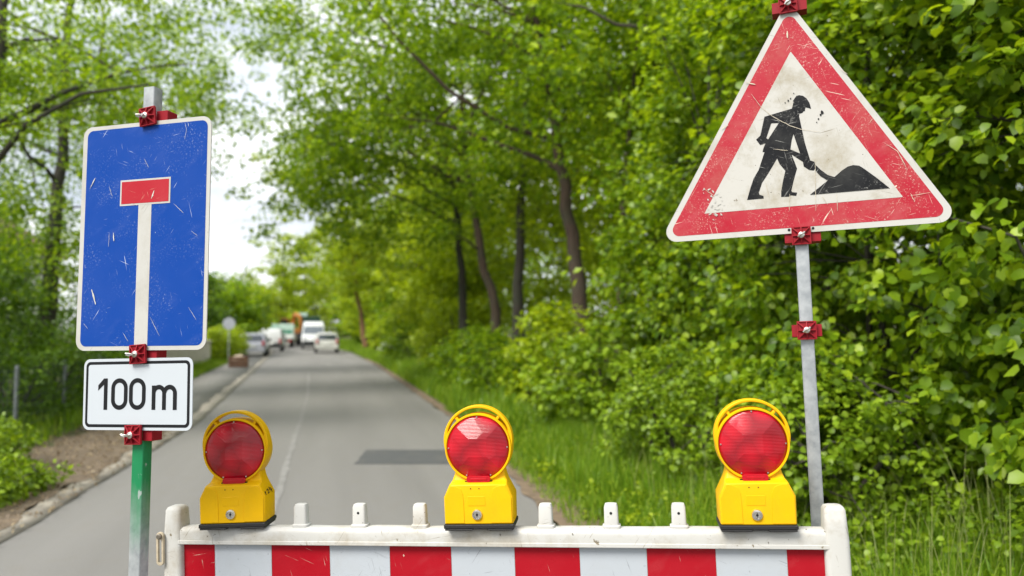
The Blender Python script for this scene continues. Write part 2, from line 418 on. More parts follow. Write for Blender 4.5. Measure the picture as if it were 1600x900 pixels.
# ------------------------------------------------------------------ the lie of the land
_RY = [-12, -6, 2.3, 6.8, 14.5, 37, 60, 90, 130, 200]
_RX = [3.8, 2.75, 1.13, .28, -1.2, -6.6, -12.7, -22.5, -37.5, -66]
_LY = [-12, -6, 2, 6.5, 8.6, 13.5, 40.8, 60, 90, 130, 200]
_LX = [-1.6, -2.2, -3.2, -3.98, -4.45, -5.5, -13.1, -18.6, -28.5, -43.5, -72]
def xr(y): return float(np.interp(y, _RY, _RX))
def xl(y): return float(np.interp(y, _LY, _LX))
def ground_z(x, y):
    o = x - xr(y)
    if o > 0: return float(np.interp(o, [0, .25, .8, 1.6, 3, 6, 20, 60], [-.03, -.01, .06, .15, .38, .8, 1.4, 3.0]))
    p = xl(y) - x
    if p > 0: return float(np.interp(p, [0, 1.74, 2.1, 3.0, 8, 40], [-.03, -.03, .04, .12, .2, .2]))
    return -.03

ys = np.concatenate([np.linspace(-60, -10, 8), np.linspace(-8, 30, 90), np.linspace(31, 140, 90), np.linspace(150, 900, 12)])
offs = np.concatenate([[-700, -250, -100, -50, -25, -14, -9, -6, -4.5], np.linspace(-3.4, 0, 14)])
offr = np.concatenate([np.linspace(0, 5, 26), [6, 8, 11, 15, 22, 35, 60, 120, 300, 700]])
V = []; rng = np.random.default_rng(3)
for y in ys:
    for o in offs: V.append((xl(y) + o, y, ground_z(xl(y) + o, y) + (rng.normal() * .012 if o < -2.2 else 0)))
    for o in offr: V.append((xr(y) + o, y, ground_z(xr(y) + o, y) + (rng.normal() * .018 if o > .5 else 0)))
nc = len(offs) + len(offr); V = np.array(V)
F = np.array([(i * nc + j, i * nc + j + 1, (i + 1) * nc + j + 1, (i + 1) * nc + j) for i in range(len(ys) - 1) for j in range(nc - 1)])
g = fast_mesh('ground', V, F, SOIL); tag(g, kind='structure')
g.data.polygons.foreach_set('use_smooth', [True] * len(g.data.polygons))

def strip(name, fl, fr, y0, y1, z, mat, n=80, jag=(0, 0), thick=0, kind='structure'):
    """a sheet (or a raised strip) between two edge curves"""
    yy = np.linspace(y0, y1, n); rg = np.random.default_rng(hash(name) % 1000 if False else len(name))
    v = []; f = []
    for y in yy:
        a, b = fl(y) + rg.normal() * jag[0], fr(y) + rg.normal() * jag[1]
        if thick: v += [(a, y, z - thick), (a, y, z), (b, y, z), (b, y, z - thick)]
        else: v += [(a, y, z), (b, y, z)]
    k = 4 if thick else 2
    for i in range(n - 1):
        for j in range(k - 1): f.append((i * k + j, i * k + j + 1, (i + 1) * k + j + 1, (i + 1) * k + j))
    o = fast_mesh(name, np.array(v), np.array(f), mat)
    tag(o, kind=kind); return o
strip('road', lambda y: xl(y), lambda y: xr(y) + .04, -12, 190, 0, ASPHALT, 420, (0, .035))
strip('kerb', lambda y: xl(y) - .26, lambda y: xl(y) + .02, 1.5, 120, .018, KERB, 260, (.035, .012), thick=.1)
strip('footway', lambda y: xl(y) - 1.75, lambda y: xl(y) - .264, 12.6, 110, .012, PAVE, 200, (.05, 0), thick=.08)
strip('dirt_edge', lambda y: xr(y) + .03, lambda y: xr(y) + .42, 1.0, 45, .012, DIRT, 240, (.03, .09))
strip('bare_soil', lambda y: xl(y) - 1.5, lambda y: xl(y) - .20 + .05 * math.sin(y * 2.3) + .04 * math.sin(y * 6.1), 2.0, 13.2, .022, DIRT_GREY, 170, (.12, .008))
strip('road_patch', lambda y: -1.93 - (y - 9.9) * .06, lambda y: -.50 - (y - 9.9) * .2, 9.38, 10.5, .004, ASPHALT_DARK, 14, (.012, .012))
strip('road_seam', lambda y: np.interp(y, [4, 7, 9.5, 19, 30], [-1.45, -2.14, -2.75, -5.03, -7.9]) - .03, lambda y: np.interp(y, [4, 7, 9.5, 19, 30], [-1.45, -2.14, -2.75, -5.03, -7.9]) + .035, 4, 30, .004, SEAM, 120, (.012, .012))

# ------------------------------------------------------------------ plants
BROAD_V = np.array([(0, 0, 0), (.52, 0, .03), (1.0, 0, -.12), (.18, .34, .09), (.62, .36, .06), (.18, -.34, .09), (.62, -.36, .06)])
BROAD_F = [np.array([(0, 1, 4, 3), (1, 0, 5, 6)]), np.array([(1, 2, 4), (2, 1, 6)])]
DIAM_V = np.array([(0, 0, 0), (.5, .34, .08), (1, 0, -.05), (.5, -.34, .08)])
DIAM_F = [np.array([(0, 2, 1), (0, 3, 2)])]

def unit(a): return a / np.maximum(np.linalg.norm(a, axis=1, keepdims=True), 1e-9)

def leaves(name, P, size, mat, rng, parent=None, out=None, tmpl='diam', droop=.45, tilt=.55, group=None):
    """many separate leaves; out: outward directions the leaf tips tend to"""
    n = len(P)
    T = rng.normal(size=(n, 3)); T[:, 2] *= .5
    T = unit(T)
    if out is not None: T = T + out * .8
    T[:, 2] -= droop; T = unit(T)
    up = rng.normal(size=(n, 3)) * tilt; up[:, 2] += 1.0
    if out is not None: up += out * .45
    N = unit(up - T * (up * T).sum(1, keepdims=True)); B = np.cross(N, T)
    TV, TF = (BROAD_V, BROAD_F) if tmpl == 'broad' else (DIAM_V, DIAM_F)
    s = np.asarray(size).reshape(-1, 1, 1)
    W = P[:, None, :] + s * (TV[None, :, :1] * T[:, None] + TV[None, :, 1:2] * B[:, None] + TV[None, :, 2:] * N[:, None])
    base = (np.arange(n) * len(TV))[:, None, None]
    Fs = [(f[None] + base).reshape(-1, f.shape[1]) for f in TF]
    return fast_mesh(name, W.reshape(-1, 3), Fs, mat, parent)

def clump_points(centers, radii, per, rng, flat=.5):
    n = len(centers)
    k = np.repeat(np.arange(n), per)
    q = rng.normal(size=(len(k), 3)); q = unit(q) * (rng.random((len(k), 1)) ** .45)
    q[:, 2] *= flat
    return centers[k] + q * radii[k, None], unit(q), k

def crown_centers(ells, n, rng, shell=.55, minr=.0):
    vol = np.array([e[3] * e[4] * e[5] for e in ells]); pick = rng.choice(len(ells), n, p=vol / vol.sum())
    E = np.array(ells)[pick]
    q = unit(rng.normal(size=(n, 3))) * ((minr + (1 - minr) * rng.random((n, 1))) ** shell)
    return E[:, :3] + q * E[:, 3:6]

def bend(a, b, sag, n=6, rng=None, wob=.06):
    a, b = Vector(a), Vector(b); L_ = (b - a).length; out = []
    for i in range(n + 1):
        t = i / n; p = a.lerp(b, t); p.z += sag * L_ * math.sin(math.pi * t)
        if rng is not None and 0 < i < n: p += Vector(rng.normal(size=3)) * wob * L_ * .25
        out.append(p)
    return out

def tree(name, label, base, trunk_pts, r0, ells, clumps, per, lsize, mat, bark, seed, cr=(.35, .8), limbs=14, extra_limbs=(), group=None, flat=.45, tmpl='diam', shell=.55):
    """trunk_pts and crown ellipsoids are relative to the base on the ground"""
    rng = np.random.default_rng(seed)
    x, y = base; z0 = ground_z(x, y) - .05
    root = thing(name, label, 'tree', (x, y, z0), 0, group)
    C = crown_centers(ells, clumps, rng, shell); R = rng.uniform(cr[0], cr[1], clumps)
    tb = MB()
    tp = [Vector(p) for p in trunk_pts]
    n = len(tp); rs = [r0 * (1.25 if i == 0 else (1 - .8 * i / (n - 1))) for i in range(n)]
    fine = []; fr = []
    for i in range(n - 1):
        for k in range(4):
            t = k / 4; p = tp[i].lerp(tp[i + 1], t); fine.append(p + (Vector(rng.normal(size=3)) * r0 * .18 if (i or k) else Vector())); fr.append(rs[i] + (rs[i + 1] - rs[i]) * t)
    fine.append(tp[-1]); fr.append(rs[-1])
    tb.tube(fine, fr, 10)
    lb = tb
    order = rng.permutation(clumps)[:limbs]
    for i in order:
        c = Vector(C[i]); k = min(range(len(fine)), key=lambda q: abs(fine[q].z - (c.z - .35 * math.hypot(c.x - fine[q].x, c.y - fine[q].y))))
        k = max(k, len(fine) // 4)
        a = fine[k]; L_ = (c - a).length; r = min(fr[k] * .6, .02 + .014 * L_)
        pts = bend(a, c, .06, 6, rng)
        lb.tube(pts, [r * (1 - .85 * q / 6) for q in range(7)], 6, caps=False)
        for _ in range(2):
            j = int(rng.integers(clumps)); e = Vector(C[j])
            if (e - c).length < L_ * .8 + .8:
                m = pts[int(rng.integers(2, 5))]; lb.tube(bend(m, e, .05, 4, rng), [r * .45, r * .35, r * .25, r * .17, r * .1], 5, caps=False)
    for pts, ra, rb in extra_limbs:
        pts = [Vector(p) for p in pts]; lb.tube(pts, [ra + (rb - ra) * i / (len(pts) - 1) for i in range(len(pts))], 8, caps=False)
    lb.build('trunk', bark, root, smooth='all', fix=False)
    P, O, k = clump_points(C, R, per, rng, flat)
    leaves('crown', P, rng.uniform(.7, 1.25, len(P)) * lsize, mat, rng, root, O, tmpl)
    return root

def shrub(name, label, cat, base, ells, clumps, per, lsize, mat, seed, cr=(.18, .4), tmpl='broad', group=None, minr=.45, flat=.6, stems=7, droop=.5):
    rng = np.random.default_rng(seed)
    x, y = base; z0 = ground_z(x, y) - .04
    root = thing(name, label, cat, (x, y, z0), 0, group)
    C = crown_centers(ells, clumps, rng, .5, minr); C[:, 2] = np.maximum(C[:, 2], .12); R = rng.uniform(cr[0], cr[1], clumps)
    E = np.array(ells)[0]
    sb = MB(); sp = []
    for i in range(stems):
        c = Vector(C[int(rng.integers(clumps))]); a = Vector((rng.normal() * .02, rng.normal() * .02, 0)); pts = bend(a, c, .05, 6, rng); sp += pts[2:]
        sb.tube(pts, [.034 - .0045 * q for q in range(7)], 6, caps=False)
    # twigs that carry the outer sprays
    for i in rng.permutation(clumps)[:clumps // 3]:
        c = Vector(C[i]); a = min(sp, key=lambda q: (q - c).length)
        sb.tube([a, a.lerp(c, .6) + Vector((0, 0, .04)), c], [.009, .006, .003], 4, caps=False)
    sb.build('stem', BARK_DARK, root, smooth='all', fix=False)
    P, O, k = clump_points(C, R, per, rng, flat)
    mid = E[:3]; O2 = unit(O + unit(P - mid) * .9)
    ok = P[:, 2] > .03
    leaves('foliage', P[ok], (rng.uniform(.45, 1.0, len(P)) ** .8 * 1.35 * lsize)[ok], mat, rng, root, O2[ok], tmpl, droop=droop)
    return root

# --- right side: the broad-leaved hedge close to the signs
HG = 'broad-leaved bushes of the roadside hedge'
def hedge(label, x, y, rx, ry, h, n, per, ls, seed, z0=.3, mat=LEAF_HEDGE, lean=0.):
    e = [(0, 0, z0 + (h - z0) * .5, rx, ry, (h - z0) * .55), (-.15 + lean, -.1, z0 + (h - z0) * .72, rx * .95, ry * .95, (h - z0) * .3), (0, 0, .95, rx * .92, ry * .92, .9)]
    return shrub('hazel_bush', label, 'bush', (x, y), e, n, per, ls, mat, seed, cr=(.16, .36), group=HG, minr=.3, stems=4)
hedge('tall bush with big round leaves overhanging the grass, nearest of the hedge bushes', 3.55, 4.5, 1.15, 1.3, 4.6, 470, 46, .074, 1, .5)
hedge('tall dense bush directly behind the upper half of the galvanised roadworks post', 2.95, 6.3, 1.25, 1.3, 5.2, 560, 46, .070, 2)
hedge('tall leafy bush behind the lower tip of the roadworks triangle, before the tree trunks', 2.75, 8.5, 1.3, 1.5, 5.4, 520, 44, .072, 3)
hedge('bush behind the hedge front, seen above the tip of the roadworks triangle', 4.9, 7.3, 1.5, 1.6, 6.4, 330, 42, .08, 4, mat=LEAF_LIME)
hedge('bush farthest along the hedge, at the foot of the thin reddish trunk', 2.35, 11.2, 1.1, 1.5, 3.9, 340, 38, .075, 5)
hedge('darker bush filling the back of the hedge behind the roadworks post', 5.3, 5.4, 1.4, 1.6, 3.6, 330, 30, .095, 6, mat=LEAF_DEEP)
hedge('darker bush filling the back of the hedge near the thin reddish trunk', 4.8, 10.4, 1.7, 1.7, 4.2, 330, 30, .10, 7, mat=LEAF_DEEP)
# low bushes in front of the trunks
LB = 'low bushes under the roadside trees'
shrub('low_bush', 'low small-leaved bush in the grass just behind the foot of the galvanised post', 'bush', (2.35, 5.7), [(0, 0, .6, .75, .9, .75)], 190, 40, .046, LEAF_LOW, 47, cr=(.10, .24), minr=.35, stems=4)
shrub('low_bush', 'low small-leaved bush spilling from the hedge behind the warning lamp before the galvanised post', 'bush', (1.75, 7.7), [(0, 0, .6, .85, 1.1, .75)], 190, 40, .05, LEAF_LOW, 48, cr=(.12, .26), minr=.35, stems=4)
for i, (lab, x, y, rx, h, n, m) in enumerate([
    ('low bush between the middle warning lamp and the thick leaning trunk', 1.25, 10.8, .9, 1.55, 110, LEAF_LOW),
    ('low yellowish bush at the foot of the thick leaning trunk', .75, 12.9, .8, 1.9, 90, LEAF_LIME),
    ('low dark bush in front of the two dark upright trunks', -.1, 16.6, 1.1, 1.5, 110, LEAF_MID),
    ('low leafy bush beside the grass where the dark trunks begin', -.9, 19.5, 1.1, 1.7, 100, LEAF_MID),
    ('rounded low bush half way between dark trunks and the orange trunk', -1.9, 26, 1.4, 2.4, 110, LEAF_LIME),
    ('rounded low bush just before the orange leaning trunk', -4.4, 35, 1.6, 2.6, 110, LEAF_MID),
    ('low spreading bush beside the grass before the orange trunk', -6.9, 46, 1.8, 2.4, 110, LEAF_LIME),
    ('low bright bush just past the orange trunk', -10.6, 64, 2.0, 2.8, 110, LEAF_LIME),
    ('low bush beside the parked ivory hatchback', -13.6, 73, 2.2, 3.0, 110, LEAF_MID)]):
    shrub('low_bush', lab, 'bush', (x, y), [(0, 0, h * .5, rx, rx * 1.1, h * .52)], n, 26, .075 + .002 * y, m, 40 + i, cr=(.16, .36), tmpl='broad' if y < 15 else 'diam', group=LB, stems=4)

# --- right side: the row of trees
TG = 'trees along the grassy roadside'
tree('roadside_tree', 'thick leaning grey trunk with reddish foot, main tree of the roadside row', (1.35, 14.0),
     [(0, 0, 0), (-.1, 0, 1.8), (-.32, 0, 3.6), (-.55, 0, 5.2), (-1.0, 0, 7.6), (-1.1, .2, 10.2)], .17,
     [(-1.0, .3, 7.6, 3.0, 2.8, 2.9), (-.3, -.8, 5.4, 2.2, 1.9, 1.3), (-3.2, .2, 6.3, 2.2, 2.0, 1.5), (1.6, .2, 6.2, 2.2, 2.2, 2.0), (-3.6, 0, 7.6, 2.4, 2, 1.2), (-.6, -1.3, 4.9, 1.5, .9, .8), (-1.2, -1.2, 6.0, 1.8, 1.0, .8)], 300, 62, .115, LEAF_MID, BARK_RED, 11,
     extra_limbs=[([(-.5, 0, 4.9), (-1.4, -.2, 5.05), (-2.5, -.4, 5.7), (-3.4, -.5, 6.6), (-4.1, -.5, 7.5)], .055, .02)], group=TG)
tree('roadside_tree', 'tree with reddish upright trunk among dark trunks behind the middle lamp', (-.35, 19.6),
     [(0, 0, 0), (-.1, 0, 2), (-.55, 0, 4), (-.9, 0, 6.5), (-1.2, 0, 11)], .16,
     [(-1.6, 0, 7.6, 3.4, 3, 3.6), (-3.6, -.6, 5.6, 2.4, 2.4, 1.7), (-.4, -1.5, 4.7, 2.0, 1.6, 1.1), (-5.6, 0, 9.7, 3.0, 2.6, 1.3), (-3.6, -.5, 7.6, 2.4, 2.2, 1.4)], 265, 58, .13, LEAF_MID, BARK_RED, 12, group=TG,
     extra_limbs=[([(-.8, 0, 5.2), (-2.2, -.3, 6.6), (-3.6, -.5, 8.4)], .07, .025)])
tree('roadside_tree', 'tree with slim dark trunk, first of the dark pair from the road', (-1.35, 22),
     [(0, 0, 0), (-.05, 0, 2), (-.2, 0, 4.5), (-.6, 0, 7), (-.8, 0, 12)], .15,
     [(-2.0, 0, 7.6, 3.4, 3, 3.6), (-4.0, -.4, 5.4, 2.3, 2.3, 1.9), (-1.2, -1.2, 4.4, 1.8, 1.6, 1.0), (-4.3, 0, 7.0, 2.4, 2.2, 1.3)], 260, 54, .15, LEAF_MID, BARK_DARK, 13, group=TG)
tree('roadside_tree', 'tree with straight dark trunk, second of the dark pair from the road', (.15, 18.4),
     [(0, 0, 0), (0, 0, 2.5), (.1, 0, 5), (.3, 0, 8), (.3, 0, 12)], .16,
     [(.4, .6, 8.2, 3, 2.8, 3.4), (.4, -.6, 5.4, 2.2, 1.8, 1.2)], 190, 56, .14, LEAF_MID, BARK_DARK, 14, group=TG)
tree('roadside_tree', 'slender tree with thin reddish trunk beside the hedge bushes', (1.75, 12.4),
     [(0, 0, 0), (0, 0, 1.8), (.05, 0, 3.4), (.2, 0, 5), (.5, 0, 8)], .075,
     [(.8, .5, 6.0, 1.9, 1.9, 2.2), (.2, -.3, 4.6, 1.2, 1.1, .9)], 130, 56, .105, LEAF_MID, BARK_RED, 15, group=TG)
tree('roadside_tree', 'tree with orange brown leaning trunk far along the grassy edge', (-10.8, 57),
     [(0, 0, 0), (-.35, 0, 2.5), (-.75, 0, 4.5), (-1, 0, 7), (-1, 0, 12)], .21,
     [(-.6, 0, 8.0, 3.8, 3.6, 4.0), (-.2, -1.2, 5.4, 2.4, 2.4, 1.4)], 200, 46, .26, LEAF_LIME, BARK_ORANGE, 16, group=TG)
# filler trees of the row, whose trunks are hidden in leaves
for i, (lab, x, y, h, rx, m) in enumerate([
    ('tall tree rising above the hedge behind the roadworks triangle apex', 3.6, 11.8, 9.5, 3.0, LEAF_HEDGE),
    ('tree behind the hedge at the far right, above the overhanging bush', 7.2, 9.6, 9.0, 3.0, LEAF_LIME),
    ('tall tree filling the space behind the thick leaning trunk', 3.4, 17.5, 12, 3.4, LEAF_LIME),
    ('dense tree behind the dark pair of trunks', 2.2, 24, 12, 3.8, LEAF_LIME),
    ('bright leafy tree between dark trunks and orange trunk, nearer one', -1.2, 28.5, 9.6, 3.3, LEAF_LIME),
    ('bright leafy tree between dark trunks and orange trunk, farther one', -2.6, 37, 10.5, 3.8, LEAF_LIME),
    ('tree with broad bright crown reaching far over the road before the sky gap', -2.9, 33, 11.5, 3.6, LEAF_LIME),
    ('deep green tree set back behind the orange trunk', -5.0, 50, 13, 4.6, LEAF_MID),
    ('yellowish tree next after the orange trunk along the road', -8.2, 61, 10.5, 4.0, LEAF_LIME),
    ('tree beside the parked white hatchback', -11.6, 70, 11, 4.4, LEAF_LIME),
    ('last tree of the row above the white delivery van', -14.6, 82, 11.5, 5.0, LEAF_MID)]):
    ls = .10 + .0038 * y
    rxx = rx; reach = [(-4.6, -.3, 8.4, 3.4, 2.8, 2.7), (-3.0, -.5, 5.4, 2.6, 2.2, 1.5)] if 'reaching far' in lab else []
    tree('roadside_tree', lab, (x, y), [(0, 0, 0), (0, 0, h * .3), (-.2, 0, h * .6), (-.3, 0, h * .92)], .13 + h * .006,
         [(-.2, 0, h * .62, rxx, rxx, h * .36), (-.5, -.6, h * .34, rxx * .95, rxx * .9, h * .20), (-.2, -.8, h * .17, rxx * .8, rxx * .7, h * .12)] + reach,
         int(150 + 10 * h), 52 if y < 40 else 40, ls, m, BARK, 60 + i, cr=(.3 + .003 * y, .75 + .004 * y), group=TG)

# --- left side trees, sparser, sky showing through
LG = 'trees on the footway side'
tree('footway_tree', 'nearest sparse tree on the footway side, dark limb reaching over the dead end sign', (-7.9, 11.2),
     [(0, 0, 0), (.1, 0, 2.5), (.2, 0, 4.5), (.4, 0, 7), (.6, 0, 9)], .16,
     [(.3, 0, 5.4, 2.6, 2.2, 2.6), (1.5, .3, 5.4, 1.6, 1.6, 1.1), (0, .2, 2.6, 1.7, 1.5, 1.3)], 210, 44, .085, LEAF_MID, BARK_DARK, 21, cr=(.25, .6), group=LG,
     extra_limbs=[([(.2, 0, 3.9), (.9, -.3, 4.5), (1.8, -.5, 4.9), (2.8, -.6, 5.0)], .05, .015)])
tree('footway_tree', 'second tree on the footway side with dark upright trunk beside the blue sign', (-10.6, 17.5),
     [(0, 0, 0), (.05, 0, 3), (.2, 0, 5.5), (.3, 0, 9), (.4, 0, 11)], .2,
     [(.6, 0, 7.4, 3.2, 3, 3.2), (3.2, .3, 6.6, 2.2, 2, 1.2), (.2, 0, 3.4, 2.2, 2, 1.6), (3.6, .2, 8.9, 3.0, 2.2, 1.1)], 290, 46, .115, LEAF_MID, BARK_DARK, 22, cr=(.3, .7), group=LG)
tree('footway_tree', 'third tree on the footway side with drooping outer twigs beside the sky gap', (-15.2, 27),
     [(0, 0, 0), (.1, 0, 3), (.3, 0, 6), (.5, 0, 10), (.5, 0, 13)], .24,
     [(.8, 0, 9.2, 4.2, 4, 3.8), (2.6, .2, 8.0, 2.2, 2.2, 1.5), (.3, 0, 4.4, 3, 2.6, 2), (4.4, .2, 11.4, 2.8, 2.4, 1.4), (4.3, .2, 9.5, 1.9, 1.6, .9)], 300, 44, .15, LEAF_MID, BARK_DARK, 23, cr=(.35, .85), group=LG)
tree('footway_tree', 'dark tree behind the blue sign, near the pale house', (-15.5, 21),
     [(0, 0, 0), (0, 0, 4), (0, 0, 8)], .18, [(0, 0, 4.8, 3.0, 2.6, 4.2)], 170, 40, .14, LEAF_DEEP, BARK_DARK, 24, cr=(.35, .8), group=LG)
for i, (lab, x, y, h, rx, m) in enumerate([
    ('dark round tree behind the low pale wall', -18.6, 44, 5.4, 2.3, LEAF_DEEP),
    ('dark tree shading the parked silver car', -18.8, 52, 5.2, 2.4, LEAF_MID),
    ('green tree beside the street lamp', -23.5, 62, 6.4, 3.2, LEAF_MID),
    ('tree behind the flatbed truck', -29, 84, 7.6, 4.2, LEAF_LIME),
    ('low yellow green tree at the far bend, nearer to the street lamp', -31.5, 105, 16.5, 4.6, LEAF_LIME),
    ('low tree at the far bend, above the dark green lorry', -33, 122, 19, 6.0, LEAF_LIME),
    ('tall tree at the far bend, behind the delivery van', -25, 114, 19, 6.2, LEAF_LIME),
    ('tree far behind the low pale wall with sky above it', -33, 76, 5.8, 4.4, LEAF_MID)]):
    ls = .10 + .0036 * y
    tree('distant_tree', lab, (x, y), [(0, 0, 0), (0, 0, h * .3), (.1, 0, h * .6), (.1, 0, h * .92)], .16,
         [(0, 0, h * .56, rx, rx, h * .42), (0, -.5, h * .24, rx * .95, rx * .9, h * .22)], 130, 44, ls, m, BARK_DARK, 80 + i, cr=(.3 + .004 * y, .6 + .006 * y), group='distant trees round the bend')

# far wood closing the view, and the dim inside of the wood behind the roadside row: masses
def mass(name, fc, rr, per, mat, label, seed):
    rng = np.random.default_rng(seed); fc = np.array(fc)
    P, O, k = clump_points(fc, rng.uniform(rr[0], rr[1], len(fc)), per, rng, .7)
    tag(leaves(name, P, .13 + .0030 * P[:, 1] * rng.uniform(.8, 1.2, len(P)), mat, rng, None, O), label, 'woods', kind='stuff')
rng = np.random.default_rng(99)
fc = []
for k in range(330):
    x = rng.uniform(-75, 35); fc.append((x, rng.uniform(128, 150) + abs(x + 20) * .1, rng.uniform(.5, 11)))
mass('far_woods', fc, (1.1, 2.2), 75, LEAF_LIME, 'bright green wood closing the view at the far bend', 1)
fc = []
for k in range(560):
    y = 13 + 110 * rng.random() ** 1.6; fc.append((xr(y) + rng.uniform(7, 12), y, .3 + 8.5 * rng.random() ** 1.2))
mass('woodland_interior', fc, (.8, 1.7), 80, LEAF_MID, 'dim dark wood filling the space behind the roadside trees', 2)

# --- left: hedge behind the footway, fence, plants
rng = np.random.default_rng(5)
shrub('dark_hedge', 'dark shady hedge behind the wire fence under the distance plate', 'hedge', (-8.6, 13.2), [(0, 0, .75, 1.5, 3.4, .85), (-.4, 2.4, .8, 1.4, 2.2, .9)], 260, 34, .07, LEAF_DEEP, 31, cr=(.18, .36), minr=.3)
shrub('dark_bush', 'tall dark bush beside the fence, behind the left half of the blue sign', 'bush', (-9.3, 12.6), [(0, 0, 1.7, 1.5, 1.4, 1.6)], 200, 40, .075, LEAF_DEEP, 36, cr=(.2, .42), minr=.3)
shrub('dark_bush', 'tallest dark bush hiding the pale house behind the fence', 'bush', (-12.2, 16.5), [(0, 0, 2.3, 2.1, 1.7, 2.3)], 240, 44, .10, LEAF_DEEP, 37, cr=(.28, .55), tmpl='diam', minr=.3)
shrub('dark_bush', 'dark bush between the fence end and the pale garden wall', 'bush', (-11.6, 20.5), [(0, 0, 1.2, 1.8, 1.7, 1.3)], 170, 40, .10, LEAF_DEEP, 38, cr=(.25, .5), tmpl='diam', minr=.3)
shrub('leafy_plant', 'bright leafy ground plant at the kerb beside the green post', 'plant', (-4.95, 7.15), [(0, 0, .28, .42, .7, .34), (.1, .5, .2, .4, .5, .22)], 60, 40, .05, LEAF_LOW, 32, cr=(.10, .2), minr=.2, stems=5)
shrub('leafy_plant', 'larger leafy plant behind the kerb at the left edge', 'plant', (-5.95, 8.4), [(0, 0, .35, .7, 1.0, .42)], 80, 40, .055, LEAF_LOW, 33, cr=(.12, .24), minr=.2, stems=5)
shrub('clipped_hedge', 'bright green clipped hedge standing behind the end of the pale wall', 'hedge', (-15.2, 40.5), [(0, 0, .9, .75, 2.6, .95)], 150, 50, .13, LEAF_LIME, 34, cr=(.25, .42), tmpl='diam', minr=.3)
fs = shrub('flowering_bush', 'low bush with white blossom at the grass edge far along the road', 'bush', (-6.1, 40), [(0, 0, .55, .8, .9, .55)], 60, 36, .12, LEAF_LOW, 35, cr=(.16, .32), tmpl='diam', minr=.3)
Pb, Ob, kb = clump_points(rng.normal(size=(22, 3)) * [.35, .4, .18] + [0, -.3, .85], np.full(22, .16), 22, rng, .5)
leaves('blossom', Pb, np.full(len(Pb), .10), BLOSSOM, rng, fs, Ob)

# --- grass
def grass(name, n, xfun, y0, y1, h0, h1, wd, seed, label, dens=1.0, mat=GRASS, lean=.35, biasy=1.0):
    rg = np.random.default_rng(seed)
    y = y0 + (y1 - y0) * rg.random(n) ** biasy
    x = xfun(y, rg)
    z = np.array([ground_z(a, b) for a, b in zip(x, y)]) - .01
    h = rg.uniform(h0, h1, n) * (1 + .35 * np.sin(x * 3.1 + 1.7) * np.sin(y * 2.3)); an = rg.uniform(0, 2 * np.pi, n); ln = rg.uniform(.05, 1, n) ** 1.3 * lean * 1.6
    dx, dy = np.cos(an), np.sin(an); W = wd * rg.uniform(.6, 1.3, n)
    V = np.zeros((n, 7, 3))
    fa = rg.uniform(0, np.pi, n); sx, sy = np.cos(fa), np.sin(fa)
    for i, (t, ww) in enumerate(((0, .8), (.45, 1.0), (.8, .6), (1.0, 0))):
        cx = x + dx * h * ln * t ** 2; cy = y + dy * h * ln * t ** 2; cz = z + h * t * (1 - .35 * ln * t)
        if i < 3:
            V[:, i * 2] = np.stack([cx - sx * W * ww, cy - sy * W * ww, cz], 1); V[:, i * 2 + 1] = np.stack([cx + sx * W * ww, cy + sy * W * ww, cz], 1)
        else: V[:, 6] = np.stack([cx, cy, cz], 1)
    b = (np.arange(n) * 7)[:, None, None]
    Fs = [(np.array([(0, 1, 3, 2), (2, 3, 5, 4)])[None] + b).reshape(-1, 4), (np.array([(4, 5, 6)])[None] + b).reshape(-1, 3)]
    tag(fast_mesh(name, V.reshape(-1, 3), Fs, mat), label, 'grass', kind='stuff')
XR = lambda y: np.interp(y, _RY, _RX); XL = lambda y: np.interp(y, _LY, _LX)
grass('tall_grass', 80000, lambda y, r: XR(y) + .45 + 3.1 * r.random(len(y)) ** .9, 1.4, 12, .10, .36, .0045, 1, 'tall green grass on the verge below the hedge', biasy=.8)
grass('short_grass', 26000, lambda y, r: XR(y) + .12 + .9 * r.random(len(y)) ** .8, 1.0, 16, .05, .16, .004, 2, 'short grass along the broken edge of the road', biasy=1.0)
grass('far_grass', 60000, lambda y, r: XR(y) + .25 + 3.2 * r.random(len(y)) ** 1.1, 11, 100, .18, .5, .012, 3, 'grass on the far verge below the trees', biasy=1.3)
grass('footway_grass', 16000, lambda y, r: XL(y) - 1.75 - 1.8 * r.random(len(y)), 9, 48, .08, .34, .010, 4, 'grass between the footway and the pale wall', biasy=1.0)
grass('grass_stalks', 900, lambda y, r: XR(y) + .8 + 2.4 * r.random(len(y)), 1.8, 9, .45, .75, .0022, 6, 'thin seed stalks standing above the verge grass', lean=.25, mat=leaf_mat('grass_stalk', (.2, .25, .07), (.3, .34, .12), (.4, .42, .2)))

# undergrowth between grass and hedge
rng = np.random.default_rng(8)
n = 900; yy = 2.8 + 15 * rng.random(n) ** 1.15; off = rng.uniform(1.15, 3.7, n); xx = XR(yy) + off
zc = np.array([ground_z(a, b) for a, b in zip(xx, yy)]) + rng.uniform(.06, .95, n) * np.clip((off - 1.0) / 1.8, .15, 1)
P, O, k = clump_points(np.stack([xx, yy, zc], 1), rng.uniform(.10, .24, n), 40, rng, .8)
tag(leaves('undergrowth', P, rng.uniform(.022, .060, len(P)), LEAF_LOW, rng, None, O, 'broad', droop=.25), 'light green nettles and herbs between grass and hedge', 'undergrowth', kind='stuff')
n = 170; yy = rng.uniform(1.8, 12, n); xx = XR(yy) + rng.uniform(.35, 1.4, n); zc = np.array([ground_z(a, b) for a, b in zip(xx, yy)]) + rng.uniform(.02, .16, n)
P, O, k = clump_points(np.stack([xx, yy, zc], 1), rng.uniform(.07, .16, n), 26, rng, .6)
tag(leaves('verge_weeds', P, rng.uniform(.02, .055, len(P)), LEAF_LIME, rng, None, O, 'broad', droop=.1), 'broad-leaved weeds scattered through the verge grass by the road', 'weeds', kind='stuff')
